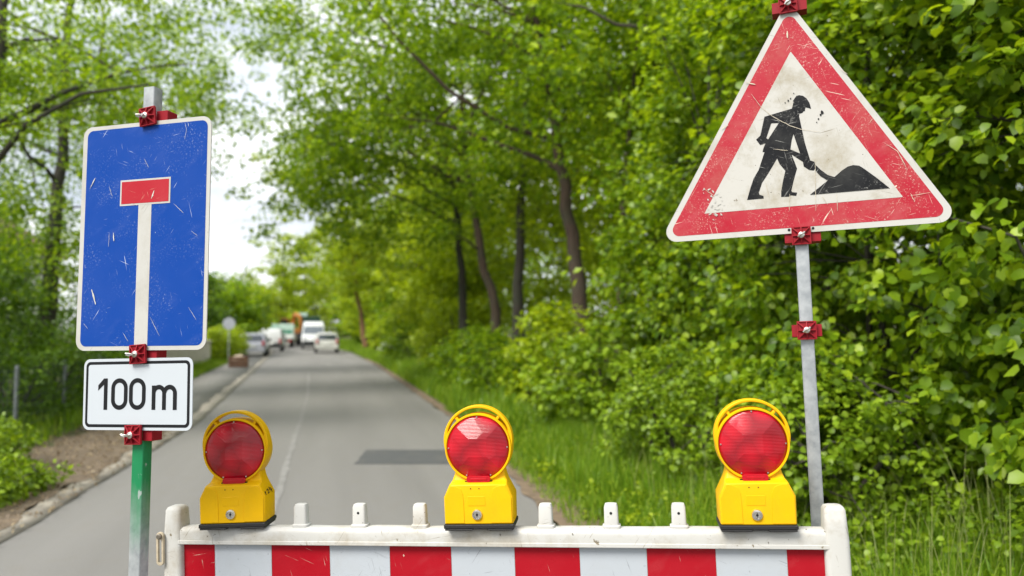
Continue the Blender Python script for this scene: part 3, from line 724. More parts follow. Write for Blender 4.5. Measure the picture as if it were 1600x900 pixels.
n = 3400; yy = rng.uniform(4.5, 13, n); xx = XL(yy) - rng.uniform(-.05, 1.8, n)
tag(leaves('fallen_leaves', np.stack([xx, yy, np.full(n, .045)], 1), rng.uniform(.02, .05, n), STRAW, rng, None, None, 'diam', droop=0., tilt=.25), 'dry brown leaf litter on the soil beside the kerb', 'leaf litter', kind='stuff')

# ------------------------------------------------------------------ background: wall, fence, house, lamp, round sign
WALLM = plain('rendered_wall', (.52, .48, .41), .9, var=.15, scale=3)
mb = MB(); M = Matrix.Translation((-15.3, 38, 0)) @ Matrix.Rotation(rad(15.5), 4, 'Z')
root = thing('garden_wall', 'low pale rendered wall between the footway grass and the dark trees', 'wall', (-15.0, 38.0, .08), rad(15))
mb.box(-.12, .12, -17, 0, -.1, 1.0); mb.build('wall_body', WALLM, root, bevel=.01)
mb = MB(); mb.box(-.17, .17, -17.05, .05, 1.0, 1.09); mb.build('coping', plain('coping_stone', (.42, .38, .32), .85), root, bevel=.01)

root = thing('wire_fence', 'low wire fence with grey posts in front of the dark hedge', 'fence', (-7.0, 10.2, .1), rad(14))
FP = plain('fence_metal', (.22, .24, .25), .5, .5); FW = plain('fence_wire', (.05, .08, .06), .6)
for k in range(5):
    mb = MB(); mb.tube([(0, k * 2.2 - 1, -.15), (0, k * 2.2 - 1, 1.0)], .03, 10); mb.build('post', FP, root, smooth=True)
mb = MB()
for z in np.arange(.1, .98, .14): mb.tube([(.035, -1, z), (.035, 7.8, z)], .004, 5)
for y in np.arange(-1, 7.8, .16): mb.tube([(.04, y, .08), (.04, y, .96)], .003, 4)
mb.build('wire_panel', FW, root)

HW = plain('house_render', (.66, .65, .61), .9, var=.06); HR = plain('roof_tile', (.16, .07, .05), .8, var=.3, scale=12); GLS = plain('window_glass', (.03, .04, .05), .08, spec=.8)
root = thing('pale_house', 'pale rendered house hidden behind the footway trees', 'house', (-25.5, 33, .1), rad(15))
mb = MB(); mb.box(-4, 4, -5, 5, 0, 5.2); mb.build('wall', HW, root)
mb = MB(); mb.add([(-4.4, -5.4, 5.21), (4.4, -5.4, 5.21), (0, -5.4, 8.2), (-4.4, 5.4, 5.21), (4.4, 5.4, 5.21), (0, 5.4, 8.2)], [(0, 1, 2), (3, 5, 4), (0, 2, 5, 3), (1, 4, 5, 2), (0, 3, 4, 1)]); mb.build('roof', HR, root)
for (x, z) in ((-2, 1.0), (1.4, 1.0), (-2, 3.4), (1.4, 3.4)):
    mb = MB(); mb.ring(rrect(x - .6, x + .6, z, z + 1.3, .01, 1), rrect(x - .52, x + .52, z + .08, z + 1.22, .01, 1), -5.06, -4.99); wf = mb.build('window', plain('window_frame', (.75, .75, .75), .5), root)
    mb = MB(); mb.box(x - .52, x + .52, -5.02, -4.995, z + .08, z + 1.22); mb.build('pane', GLS, wf)
for (y, z) in ((-3, 1.0), (0, 1.0), (3, 1.0), (-3, 3.4), (0, 3.4), (3, 3.4)):
    mb = MB(); mb.box(4.0, 4.05, y - .6, y + .6, z, z + 1.3); mb.build('window', GLS, root)

root = thing('street_lamp', 'slim grey street lamp arching over the road beyond the parked cars', 'street lamp', (-21.3, 61, .05), rad(0))
LM = plain('lamp_post_metal', (.42, .45, .45), .5, .4)
mb = MB(); mb.tube([(0, 0, 0), (0, 0, 3), (0, 0, 6.4), (.15, -.1, 6.75), (.5, -.3, 6.95), (1.9, -.9, 7.1)], [.09, .075, .055, .05, .045, .04], 10); mb.build('pole', LM, root, smooth='all')
mb = MB(); mb.box(1.8, 2.7, -1.06, -.78, 7.03, 7.17); mb.build('lamp_head', plain('lamp_head', (.6, .62, .62), .4), root, bevel=.04)
root = thing('round_road_sign', 'round pale road sign on a thin pole by the clipped hedge', 'road sign', (-14.35, 39.0, .05), rad(14))
mb = MB(); mb.tube([(0, 0, 0), (0, 0, 2.3)], .03, 10); mb.build('pole', LM, root, smooth=True)
mb = MB(); mb.lathe_y([(0, -.035), (.29, -.035), (.30, -.033), (.30, -.031), (0, -.031)], 0, 1.95, 32); mb.build('sign_plate', plain('pale_sign', (.36, .38, .43), .6, spec=.2), root)

# brown crate with a pale sack
root = thing('brown_crate', 'low brown wooden crate on the footway before the silver hatchback', 'crate', (-12.05, 34.0, .012), rad(14))
CRM = plain('crate_wood', (.14, .07, .04), .8, var=.3, scale=8)
mb = MB()
for k in range(3):
    z = .04 + k * .16
    mb.box(-.4, .4, -.32, -.29, z, z + .13); mb.box(-.4, .4, .29, .32, z, z + .13); mb.box(-.4, -.37, -.288, .288, z, z + .13); mb.box(.37, .4, -.288, .288, z, z + .13)
mb.box(-.38, .38, -.287, .287, .05, .07); mb.build('slat_box', CRM, root, bevel=.006)
for sx in (-.35, .35):
    for sy in (-.27, .27):
        mb = MB(); mb.box(sx - .018, sx + .018, sy - .016, sy + .016, 0, .5); mb.build('corner_post', CRM, root)
bm = bmesh.new(); bmesh.ops.create_icosphere(bm, subdivisions=3, radius=.3)
for v in bm.verts: v.co = Vector((v.co.x * 1.05, v.co.y * .8, max(v.co.z * .8, -.12) + .03 * math.sin(v.co.x * 19) * math.cos(v.co.y * 17)))
me = bpy.data.meshes.new('sack'); bm.to_mesh(me); bm.free(); me.materials.append(plain('sack_cloth', (.55, .44, .34), .9)); me.polygons.foreach_set('use_smooth', [True] * len(me.polygons))
sk = bpy.data.objects.new('pale_sack', me); col.objects.link(sk); sk.location = (-12.05, 34.0, .34); tag(sk, 'pale lumpy sack lying in the brown crate', 'sack')

# ------------------------------------------------------------------ vehicles
TYRE = plain('tyre', (.015, .015, .016), .8); RIM = plain('rim', (.4, .4, .42), .35, .7); DARKP = plain('bumper_plastic', (.02, .021, .023), .6)
TAIL = plain('tail_light', (.35, .01, .012), .25); HEAD = plain('headlight', (.6, .62, .65), .15); PLATE = plain('number_plate', (.7, .7, .66), .5)
def paint(name, c, metal=0.): 
    m, t, b = new_mat(name); t.links.new(mix(t, ramp(t, noise(t, 3, 4), [(.3, 0.), (.7, 1.)]), tuple(x * .93 for x in c), c), b.inputs['Base Color'])
    b.inputs['Roughness'].default_value = .3; b.inputs['Metallic'].default_value = metal; b.inputs['Coat Weight'].default_value = .6; b.inputs['Coat Roughness'].default_value = .08; return m
def wheel(root, x, y, r, wdt=.2):
    mb = MB(); s = 1 if x > 0 else -1
    M = Matrix.Translation((x, y, r)) @ Matrix.Rotation(rad(90), 4, 'Z')
    wv = MB(); wv.lathe_y([(r * .62, -wdt / 2), (r * .93, -wdt / 2), (r, -wdt * .3), (r, wdt * .3), (r * .93, wdt / 2), (r * .62, wdt / 2), (r * .62, -wdt / 2)], 0, 0, 28)
    wv.v = [tuple(M @ Vector(v)) for v in wv.v]; o = wv.build('wheel', TYRE, root, smooth=True)
    rv = MB(); rv.lathe_y([(0, -wdt * .38), (r * .2, -wdt * .42), (r * .62, -wdt * .36), (r * .62, wdt * .36), (r * .2, wdt * .42), (0, wdt * .38)], 0, 0, 24)
    rv.v = [tuple(M @ Vector(v)) for v in rv.v]; rv.build('rim', RIM, o, smooth=True)

def shell_body(prof, hw, mb, steps=7):
    """side profile (y,z) pushed across x with half-width hw(z): slightly barrelled sides"""
    n = len(prof); vs = []; fs = []
    for i in range(steps):
        t = -1 + 2 * i / (steps - 1); sgn = math.copysign(abs(t) ** .75, t)
        for (y, z) in prof: vs.append((hw(z) * sgn, y * (1 - .035 * t * t), z))
    for i in range(steps - 1):
        for k in range(n):
            k2 = (k + 1) % n; fs.append((i * n + k, i * n + k2, (i + 1) * n + k2, (i + 1) * n + k))
    fs += [tuple(range(n)), tuple((steps - 1) * n + k for k in range(n))]
    mb.add(vs, fs)

def vehicle(name, label, cat, loc, rz, kind, pm):
    root = thing(name, label, cat, loc, rz, 'vehicles parked along the road')
    if kind == 'hatch':
        P = [(-1.95, .3), (-2.0, .62), (-1.93, .92), (-1.62, 1.40), (-1.3, 1.49), (-.2, 1.51), (.35, 1.42), (1.0, .97), (1.75, .84), (1.98, .62), (1.96, .3)]
        W, zs, zt, wt, r, wy = .87, .92, 1.5, .66, .31, (-1.25, 1.25)
        rear = ((-1.90, .97), (-1.66, 1.36)); front = ((.95, 1.0), (.42, 1.38)); sides = [[(-1.5, .98), (-1.42, 1.32), (-.25, 1.40), (-.25, .97)], [(-.17, .97), (-.17, 1.40), (.3, 1.33), (.78, .99)]]
    elif kind == 'small_van':
        P = [(-2.1, .35), (-2.15, .9), (-2.12, 1.6), (-2.0, 1.8), (-1.7, 1.84), (.2, 1.82), (.55, 1.72), (1.1, 1.12), (1.95, .95), (2.15, .7), (2.12, .35)]
        W, zs, zt, wt, r, wy = .9, 1.0, 1.84, .76, .31, (-1.35, 1.4)
        rear = ((-2.148, 1.1), (-2.13, 1.55)); front = ((1.06, 1.16), (.62, 1.66)); sides = [[(.0, 1.12), (.0, 1.62), (.45, 1.62), (.85, 1.14)]]
    else:
        P = [(-2.9, .4), (-2.95, 1.2), (-2.9, 2.3), (-2.75, 2.48), (.9, 2.5), (1.35, 2.36), (1.62, 2.12), (2.15, 1.32), (2.75, 1.1), (2.95, .8), (2.93, .4)]
        W, zs, zt, wt, r, wy = 1.02, 1.2, 2.5, .86, .36, (-1.75, 1.95)
        rear = ((-2.94, 1.35), (-2.90, 2.1)); front = ((2.12, 1.37), (1.66, 2.06)); sides = [[(.9, 1.35), (.9, 2.05), (1.4, 2.05), (1.85, 1.38)]]
    hw = lambda z: W * (.96 if z < .5 else 1) if z < zs else W + (wt - W) * ((z - zs) / (zt - zs)) ** 1.15
    mb = MB(); shell_body(P, hw, mb); mb.build('body', pm, root, smooth=35, bevel=.045, seg=3)
    def pane(a, b, inset, nm, mat, off=.02):
        d_ = Vector((0, b[0] - a[0], b[1] - a[1])).normalized(); nn = Vector((0, -d_.z, d_.y))
        if (nn.y < 0) != (a[0] < 0): nn = -nn
        vs = []; NS = 9
        for t in (0, 1):
            for q in (a, b):
                for k in range(NS):
                    u = -1 + 2 * k / (NS - 1); vs.append(Vector((u * (hw(q[1]) - inset), q[0] * (1 - .035 * (u * .85) ** 2), q[1])) + nn * (off - .03 * t))
        g4 = lambda t, r, k: (t * 2 + r) * NS + k
        fs = []
        for k in range(NS - 1):
            fs += [(g4(0, 0, k), g4(0, 0, k + 1), g4(0, 1, k + 1), g4(0, 1, k)), (g4(1, 0, k + 1), g4(1, 0, k), g4(1, 1, k), g4(1, 1, k + 1)), (g4(0, 1, k), g4(0, 1, k + 1), g4(1, 1, k + 1), g4(1, 1, k)), (g4(0, 0, k + 1), g4(0, 0, k), g4(1, 0, k), g4(1, 0, k + 1))]
        fs += [(g4(0, 0, 0), g4(0, 1, 0), g4(1, 1, 0), g4(1, 0, 0)), (g4(0, 1, NS - 1), g4(0, 0, NS - 1), g4(1, 0, NS - 1), g4(1, 1, NS - 1))]
        mb = MB(); mb.add(vs, fs); return mb.build(nm, mat, root, smooth=30)
    if kind != 'small_van': pane(rear[0], rear[1], .13, 'rear_window', GLS)
    pane(front[0], front[1], .10, 'windscreen', GLS if kind != 'van' else plain('windscreen_sky', (.10, .12, .14), .05, spec=1.0))
    for s_ in (-1, 1):
        for sp in sides:
            mb = MB(); vs = [(s_ * (hw(z) + .012), y, z) for y, z in sp] + [(s_ * (hw(z) - .02), y, z) for y, z in sp]; n = len(sp)
            mb.add(vs, [tuple(range(n)), tuple(range(2 * n - 1, n - 1, -1))] + [(i, i + n, (i + 1) % n + n, (i + 1) % n) for i in range(n)]); mb.build('side_window', GLS, root)
        for y in wy: wheel(root, s_ * (W - .09), y, r)
        yb = P[1][0]; yf = P[-2][0]; zl = .82 if kind != 'van' else 1.1
        mb = MB(); mb.box(s_ * (W - .16) - .07, s_ * (W - .16) + .07, yb - .03, yb + .1, zl - .12, zl + .2); mb.build('tail_light', TAIL, root, bevel=.02)
        mb = MB(); mb.box(s_ * (W - .24) - .16, s_ * (W - .24) + .16, yf - .22, yf + .0, zl - .16, zl - .0 if kind != 'van' else zl - .02); mb.build('headlight', HEAD, root, bevel=.03)
        mb = MB(); mb.box(s_ * (W + .02) - .02, s_ * (W + .13) + .02, front[0][0] - .25, front[0][0] - .12, front[0][1] - .05, front[0][1] + (.13 if kind != 'van' else .3)); mb.build('wing_mirror', DARKP, root, bevel=.03)
    mb = MB(); mb.box(-W * .93, W * .93, P[0][0] - .07, P[0][0] + .15, .3, .55 if kind != 'small_van' else .72); mb.build('rear_bumper', DARKP if kind != 'hatch' else pm, root, bevel=.05)
    mb = MB(); mb.box(-W * .93, W * .93, P[-1][0] - .15, P[-1][0] + .06, .28, .56 if kind != 'van' else .74); mb.build('front_bumper', DARKP, root, bevel=.05)
    mb = MB(); mb.box(-.26, .26, P[0][0] - .085, P[0][0] - .06, .62, .73); mb.build('number_plate', PLATE, root)
    return root
WHITEP = paint('white_paint', (.62, .63, .63)); SILVER = paint('silver_paint', (.40, .41, .46), .25); OFFW = paint('ivory_paint', (.50, .50, .46))
vehicle('parked_car', 'ivory white hatchback parked on the grassy edge before the delivery van', 'car', (-14.1, 58.5, .01), rad(15), 'hatch', OFFW)
vehicle('parked_car', 'silver hatchback parked by the footway, nearest of the vehicles', 'car', (-16.75, 50, .01), rad(14), 'hatch', SILVER)
vehicle('parked_van', 'small white van parked behind the silver hatchback with dark bumper', 'van', (-19.2, 61.5, .01), rad(14), 'small_van', WHITEP)
vehicle('delivery_van', 'tall white delivery van facing the barrier beside the trees', 'van', (-18.6, 72, .01), rad(195), 'van', WHITEP)

# flatbed lorry with green load, excavator behind it, dark green lorry
root = thing('flatbed_truck', 'grey flatbed truck seen from behind with green bins aboard', 'truck', (-23.0, 77, .01), rad(14), 'vehicles parked along the road')
mb = MB(); mb.box(-.45, .45, -3.2, 3.0, .6, .85); mb.build('chassis', DARKP, root)
mb = MB(); mb.box(-1.2, 1.2, -3.3, 1.0, .86, 1.0); mb.build('load_bed', plain('bed_wood', (.2, .16, .12), .8), root)
TB = plain('drop_side', (.55, .58, .54), .5)
mb = MB(); mb.box(-1.2, 1.2, -3.36, -3.305, .9, 1.35); mb.build('tailboard', TB, root, bevel=.01)
for s_ in (-1, 1):
    mb = MB(); mb.box(s_ * 1.225 - .02, s_ * 1.225 + .02, -3.3, 1.0, .9, 1.35); mb.build('side_board', TB, root)
    for y in (-2.0, -1.1, 2.2): wheel(root, s_ * .95, y, .42, .28)
    mb = MB(); mb.box(s_ * .85 - .15, s_ * .85 + .15, -3.33, -3.22, .62, .78); mb.build('tail_light', TAIL, root)
mb = MB(); mb.prism([(1.15, .75), (3.05, .75), (3.05, 1.5), (2.75, 2.3), (1.15, 2.35)], -1.1, 1.1); mb.v = [(v[1], v[0], v[2]) for v in mb.v]; mb.build('cab', paint('pale_green_cab', (.45, .6, .52)), root, bevel=.06)
GB = [plain('bin_green', (.03, .22, .13), .5), plain('bin_pale_green', (.25, .48, .36), .5)]
for k, (x, y, hh, m) in enumerate(((-.7, -2.6, 1.05, 1), (.05, -2.5, .7, 0), (.75, -2.6, .65, 0), (-.4, -1.4, 1.0, 1))):
    b = thing('green_bin', ['tall pale green bin at the rear of the flatbed truck', 'short dark green bin in the middle of the flatbed tail', 'dark green bin beside the excavator end of the flatbed tail', 'pale green bin farther forward on the flatbed'][k], 'bin', (0, 0, 0), 0, 'bins on the flatbed truck')
    b.matrix_world = root.matrix_world @ Matrix.Identity(4)
    Mw = Matrix.Translation((-23.0, 77, .01)) @ Matrix.Rotation(rad(14), 4, 'Z') @ Matrix.Translation((x, y, 1.0)); b.matrix_world = Mw
    mb = MB(); mb.add([(-.27, -.27, 0), (.27, -.27, 0), (.27, .27, 0), (-.27, .27, 0), (-.33, -.33, hh), (.33, -.33, hh), (.33, .33, hh), (-.33, .33, hh)], [(0, 3, 2, 1), (4, 5, 6, 7), (0, 1, 5, 4), (1, 2, 6, 5), (2, 3, 7, 6), (3, 0, 4, 7)]); mb.build('bin_body', GB[m], b, bevel=.03)
    mb = MB(); mb.box(-.36, .36, -.36, .36, hh + .002, hh + .07); mb.build('lid', GB[m], b, bevel=.03)

ORANGE = plain('excavator_orange', (.55, .20, .035), .45, var=.15)
root = thing('excavator', 'orange excavator standing behind the flatbed truck', 'excavator', (-25.2, 87, .01), rad(14), 'vehicles parked along the road')
for s_ in (-1, 1):
    mb = MB(); mb.prism(rrect(-1.5, 1.5, 0, .75, .36), -.22, .22); mb.v = [(v[1] + s_ * .95, v[0], v[2]) for v in mb.v]; mb.build('track', TYRE, root)
mb = MB(); mb.box(-1.15, 1.15, -1.5, 1.2, .95, 1.9); mb.box(-.4, .4, -.4, .4, .6, .95); mb.build('house', ORANGE, root, bevel=.08)
mb = MB(); mb.box(-1.1, -.1, -.1, 1.25, 1.9, 3.1); mb.build('cab', ORANGE, root, bevel=.08)
mb = MB(); mb.box(-1.0, -.2, -.13, -.09, 2.2, 2.95); mb.box(-1.13, -1.09, .05, 1.1, 2.2, 2.95); mb.build('cab_window', GLS, root)
mb = MB()
bp = [(0.35, .4, 1.9), (.45, .6, 3.0), (.6, -.2, 3.55), (1.2, -1.6, 3.3)]
mb.tube(bp, [.22, .26, .24, .18], 4); mb.build('boom', ORANGE, root)
mb = MB(); mb.tube([(1.2, -1.6, 3.35), (1.3, -1.7, 2.4), (1.2, -1.4, 1.4)], [.17, .15, .12], 4); bo = mb.build('dipper_arm', ORANGE, root)
mb = MB(); mb.prism([(-.3, 0), (.3, .1), (.35, .5), (-.1, .6)], -.4, .4); mb.v = [(v[1] + 1.2, v[0] - 1.5, v[2] + .85) for v in mb.v]; mb.build('bucket', DARKP, root, bevel=.02)

root = thing('box_lorry', 'dark green box lorry with pale roof edge between excavator and delivery van', 'lorry', (-24.3, 92, .01), rad(16), 'vehicles parked along the road')
DG = paint('dark_green_paint', (.012, .05, .035))
mb = MB(); mb.box(-1.2, 1.2, -4, 2.2, .95, 3.3); mb.build('cargo_box', DG, root, bevel=.04)
mb = MB(); mb.box(-1.22, -.25, -4.02, -2.5, 3.31, 3.7); mb.build('roof_unit', plain('pale_green_unit', (.45, .62, .56), .5), root, bevel=.06)
mb = MB(); mb.box(-1.15, 1.15, 2.3, 4.2, .7, 2.7); mb.build('cab', DG, root, bevel=.12)
mb = MB(); mb.box(-.5, .5, -4, 4, .6, .94); mb.build('chassis', DARKP, root)
for s_ in (-1, 1):
    for y in (-2.6, 3.2): wheel(root, s_ * 1.0, y, .48, .3)

# ------------------------------------------------------------------ foreground: signs
def sign_matrix(O, right, up, h):
    r = Vector(right).normalized(); u = (Vector(up) - r * Vector(up).dot(r)).normalized(); n = u.cross(r)   # n points away from the viewer
    b = Vector(O) - u * h
    return Matrix(((r.x, n.x, u.x, b.x), (r.y, n.y, u.y, b.y), (r.z, n.z, u.z, b.z), (0, 0, 0, 1)))

def clamp(root, x, z, roll=0, jaw_l=.012, jaw_r=.02, wing='wing', post_y=.026, label=None):
    """red plastic clamp: ribbed square pad in front, jaw round the post behind, bolt through the middle"""
    mb = MB(); s = .029; R = Matrix.Translation((x, 0, z)) @ Matrix.Rotation(rad(roll), 4, 'Y')
    f0, f1 = -.020, -.004
    mb.prism(rpoly([(-s, -s), (s, -s), (s, s), (-s, s)], .004, 2), -.009, f1, M=R)
    for a in range(8):                                   # eight ribs running out from the boss
        L_ = s * (1.38 if a % 2 else .97)
        Q = R @ Matrix.Rotation(rad(45 * a), 4, 'Y')
        vs = [Q @ Vector(v) for v in ((.009, -.021, -.0018), (.009, -.021, .0018), (.009, -.008, .0018), (.009, -.008, -.0018), (L_, -.012, -.0018), (L_, -.012, .0018), (L_, -.008, .0018), (L_, -.008, -.0018))]
        mb.add(vs, [(0, 1, 2, 3), (4, 7, 6, 5), (0, 4, 5, 1), (3, 2, 6, 7), (1, 5, 6, 2), (0, 3, 7, 4)])
    for (a, b) in (((-s, -s), (s, -s + .0035)), ((-s, s - .0035), (s, s)), ((-s, -s + .0035), (-s + .0035, s - .0035)), ((s - .0035, -s + .0035), (s, s - .0035))):
        mb.box(a[0], b[0], -.0125, -.0088, a[1], b[1], M=R)
    mb.lathe_y([(0, -.021), (.011, -.021), (.013, -.019), (.013, -.008)], 0, 0, 16) if False else None
    bo = MB(); bo.lathe_y([(0, -.0215), (.0105, -.0215), (.0125, -.0195), (.0125, -.009)], 0, 0, 18); mb.add([R @ Vector(v) for v in bo.v], bo.f)
    # the jaw behind the plate: arms either side of the post and a bridge at the back
    px = .0205
    mb.box(x - px - .018 - jaw_l, x - px, .006, .050, z - .019, z + .019); mb.box(x + px, x + px + .018 + jaw_r, .006, .050, z - .019, z + .019)
    mb.box(x - px - .018, x + px + .018, .0505, .060, z - .019, z + .019)
    c = mb.build('clamp', CLAMP, root, bevel=.0008, seg=1)
    if label: c['label'] = label
    bm_ = MB()
    lo = MB(); lo.lathe_y([(0, -.0255), (.0075, -.0255), (.0095, -.024), (.0095, -.0217)], 0, 0, 16); bm_.add([R @ Vector(v) for v in lo.v], lo.f)
    if wing == 'wing':
        pts = [(-.002, -.024, 0), (-.012, -.032, .002), (-.021, -.034, .003), (-.024, -.031, 0), (-.017, -.028, -.003), (-.004, -.026, -.001)]
        bm_.tube([R @ Vector(p) for p in pts], .0024, 8)
        bm_.tube([R @ Vector((0, -.02, 0)), R @ Vector((0, -.033, 0))], .0035, 8)
    else:
        pts = [(-.010, -.027, -.006), (-.004, -.030, 0), (.004, -.030, .003), (.010, -.027, .008)]
        bm_.tube([R @ Vector(p) for p in pts], .0034, 8)
    bm_.build('bolt', STEEL, c, smooth=True)
    return c

def square_post(root, z1, mat, x=0, y=.026, name='post'):
    mb = MB(); h = .02
    out = rrect(x - h, x + h, y - h, y + h, .004, 3); inn = rrect(x - h + .003, x + h - .003, y - h + .003, y + h - .003, .002, 3)
    mb.ring(out, inn, 0, z1); mb.v = [(v[0], v[2], v[1]) for v in mb.v]
    return mb.build(name, mat, root, smooth=30)

def foot(root, y=.026):
    mb = MB(); mb.box(-.2, .2, y - .4, y + .4, -.02, .1); mb.build('foot_plate', FOOT, root, bevel=.015)

CHIP = plain('bare_scratch', (.46, .46, .42), .7, var=.3, scale=60); CHIP_PALE = plain('worn_patch', (.45, .40, .31), .8, var=.25, scale=50)
def stroke(mb, pts, wd, y, mi, closed=False):
    """flat band of even width along a 2-D path"""
    n = len(pts); Lf = []; Rt = []
    for i in range(n):
        a = Vector(pts[i - 1] if (i or closed) else pts[0]); b = Vector(pts[(i + 1) % n] if (i < n - 1 or closed) else pts[-1]); p = Vector(pts[i])
        t = (b - a).normalized(); nn = Vector((-t.y, t.x)); Lf.append(p + nn * wd / 2); Rt.append(p - nn * wd / 2)
    vs = [(q.x, y, q.y) for q in Lf] + [(q.x, y, q.y) for q in Rt]
    fs = [(i, (i + 1) % n, (i + 1) % n + n, i + n) for i in range(n if closed else n - 1)]
    mb.add(vs, fs, mi)

def scratch(mb, pts, wd, y, mi, z0, seed=0):
    """a hair scratch: wavering line that thins out towards both ends"""
    rg = random.Random(seed); P = []
    for i in range(len(pts) - 1):
        a, b = Vector(pts[i]), Vector(pts[i + 1]); n = max(2, int((b - a).length / 5))
        for q in range(n): P.append(a.lerp(b, q / n) + Vector((rg.uniform(-.5, .5), rg.uniform(-.5, .5))))
    P.append(Vector(pts[-1])); n = len(P); vs = []
    for i, p in enumerate(P):
        t = (P[min(i + 1, n - 1)] - P[max(i - 1, 0)]).normalized(); nn = Vector((-t.y, t.x)); w_ = wd * (.25 + .75 * math.sin(math.pi * (i + .3) / n)) * rg.uniform(.6, 1.2)
        for s_ in (1, -1): q = p + nn * w_ * s_ * .5; vs.append((q.x / 1000, y, z0 + q.y / 1000))
    mb.add(vs, [(2 * i, 2 * i + 1, 2 * i + 3, 2 * i + 2) for i in range(n - 1)], mi)

# --- left: dead end sign with distance plate
HZ = 1.896
root = thing('dead_end_sign', 'blue dead end sign with 100 m plate on a green and grey square post', 'road sign',
             matrix=sign_matrix((-1.1299, 2.3366, 1.8957), (.9647, -.2628, .0138), (-.0076, .0248, .9997), HZ))
square_post(root, HZ + .466, GALV_GREEN)
foot(root)
c = .004
mb = MB()
mb.prism(rrect(-.235, .235, HZ - .3525, HZ + .3525, .032, 8), 0, .0035, 0)
mb.sheet(rrect(-.2185, .2225, HZ - .3395, HZ + .3400, .021, 8), -.0005, 1)
mb.sheet([(-.018 + .0, HZ - .3385), (.0295, HZ - .3385), (.0295, HZ + .094), (-.018, HZ + .094)], -.0010, 0)
mb.sheet([(-.087, HZ + .0930), (.0965, HZ + .0930), (.0965, HZ + .1735), (-.087, HZ + .1735)], -.0013, 0)
mb.sheet([(-.0815, HZ + .0985), (.0910, HZ + .0985), (.0910, HZ + .1680), (-.0815, HZ + .1680)], -.0018, 2)
WEAR = {'a': [(-181, -163), (-175, -178), (-164, -210)], 'b': [(142, 338), (149, 316), (143, 285)], 'c': [(-183, 188), (-201, 156)], 'c2': [(-190, 179), (-202, 153)], 'd': [(-122, 10), (-123, -32)], 'e': [(-107, 11), (-104, -15)], 'f': [(-43, 99), (-22, 92)], 'g': [(-59, -298), (-38, -326)], 'h': [(39, 134), (29, 110)], 'i': [(175, 3), (197, -12)], 'j': [(110, 90), (147, 58)], 'k': [(-2, 237), (16, 208)], 'l': [(172, -225), (201, -264)], 'm': [(-62, 352), (-52, 333)], 'n': [(37, -251), (73, -310)], 'o': [(-207, -267), (-190, -285)], 'p': [(-129, 159), (-116, 127)], 'q': [(153, 337), (156, 325)]}
for n_, (k, p) in enumerate(WEAR.items()):
    if k == 'm': continue
    scratch(mb, p, {'a': 5.5, 'h': 4.5, 'c': 3, 'e': 4}.get(k, 1.2), -.0023, 3, HZ, n_)
mb.build('sign_plate', [WHITE_EDGE, BLUE, RED_CLEAN, CHIP], root, fix=True)

mb = MB(); ZS = HZ - .484; ww, hh = .1955, .1075
RS = Matrix.Rotation(rad(-.7), 4, 'Y')
def arc(cx, cz, r, a0, a1, n=14): return [(cx + r * math.cos(rad(a0 + (a1 - a0) * k / n)), cz + r * math.sin(rad(a0 + (a1 - a0) * k / n))) for k in range(n + 1)]
mb.prism(rrect(-ww, ww, -hh, hh, .022, 8), 0, .003, 0)
mb.sheet(rrect(-ww + .0085, ww - .0085, -hh + .0085, hh - .0085, .0155, 8), -.0004, 1)
mb.sheet(rrect(-ww + .0175, ww - .0175, -hh + .0175, hh - .0175, .0085, 8), -.0008, 0)
sw = .0135; yb, yt = -.0468, .0482; Y = -.0013
# 1
mb.sheet([(-.119, yb), (-.1055, yb), (-.1055, yt), (-.119, yt)], Y, 1)
mb.sheet([(-.1192, yt), (-.1192, yt - .019), (-.140, yt - .037), (-.140, yt - .0205)], Y, 1)
# two zeros: tall rings with straight sides
for cx in (-.062, .003):
    rO = .0232; st = arc(cx, yt - sw / 2 - rO, rO, 0, 180) + arc(cx, yb + sw / 2 + rO, rO, 180, 360)
    stroke(mb, st, sw, Y, 1, True)
# m
xh = .0255
mb.sheet([(.0545, yb), (.068, yb), (.068, xh), (.0545, xh)], Y, 1)
r_ = .0185
for x0 in (.0612, .0612 + 2 * r_ + .001):
    p = arc(x0 + r_, xh - sw / 2 - r_ + .002, r_, 172, 0) + [(x0 + 2 * r_, yb)]
    stroke(mb, p, sw, Y - .0002 if x0 < .07 else Y - .0004, 1)
mb.v = [tuple(Matrix.Translation((-.003, 0, ZS)) @ RS @ Vector(v)) for v in mb.v]
mb.build('distance_plate', [WHITE_CLEAN, INK], root)
clamp(root, .012, HZ + .366, -6, jaw_l=.0, jaw_r=.022, label='topmost red clamp holding the blue plate')
clamp(root, .004, HZ - .364, -4, jaw_l=0, jaw_r=.016)
clamp(root, -.004, HZ - .604, -2, jaw_l=0, jaw_r=.016)

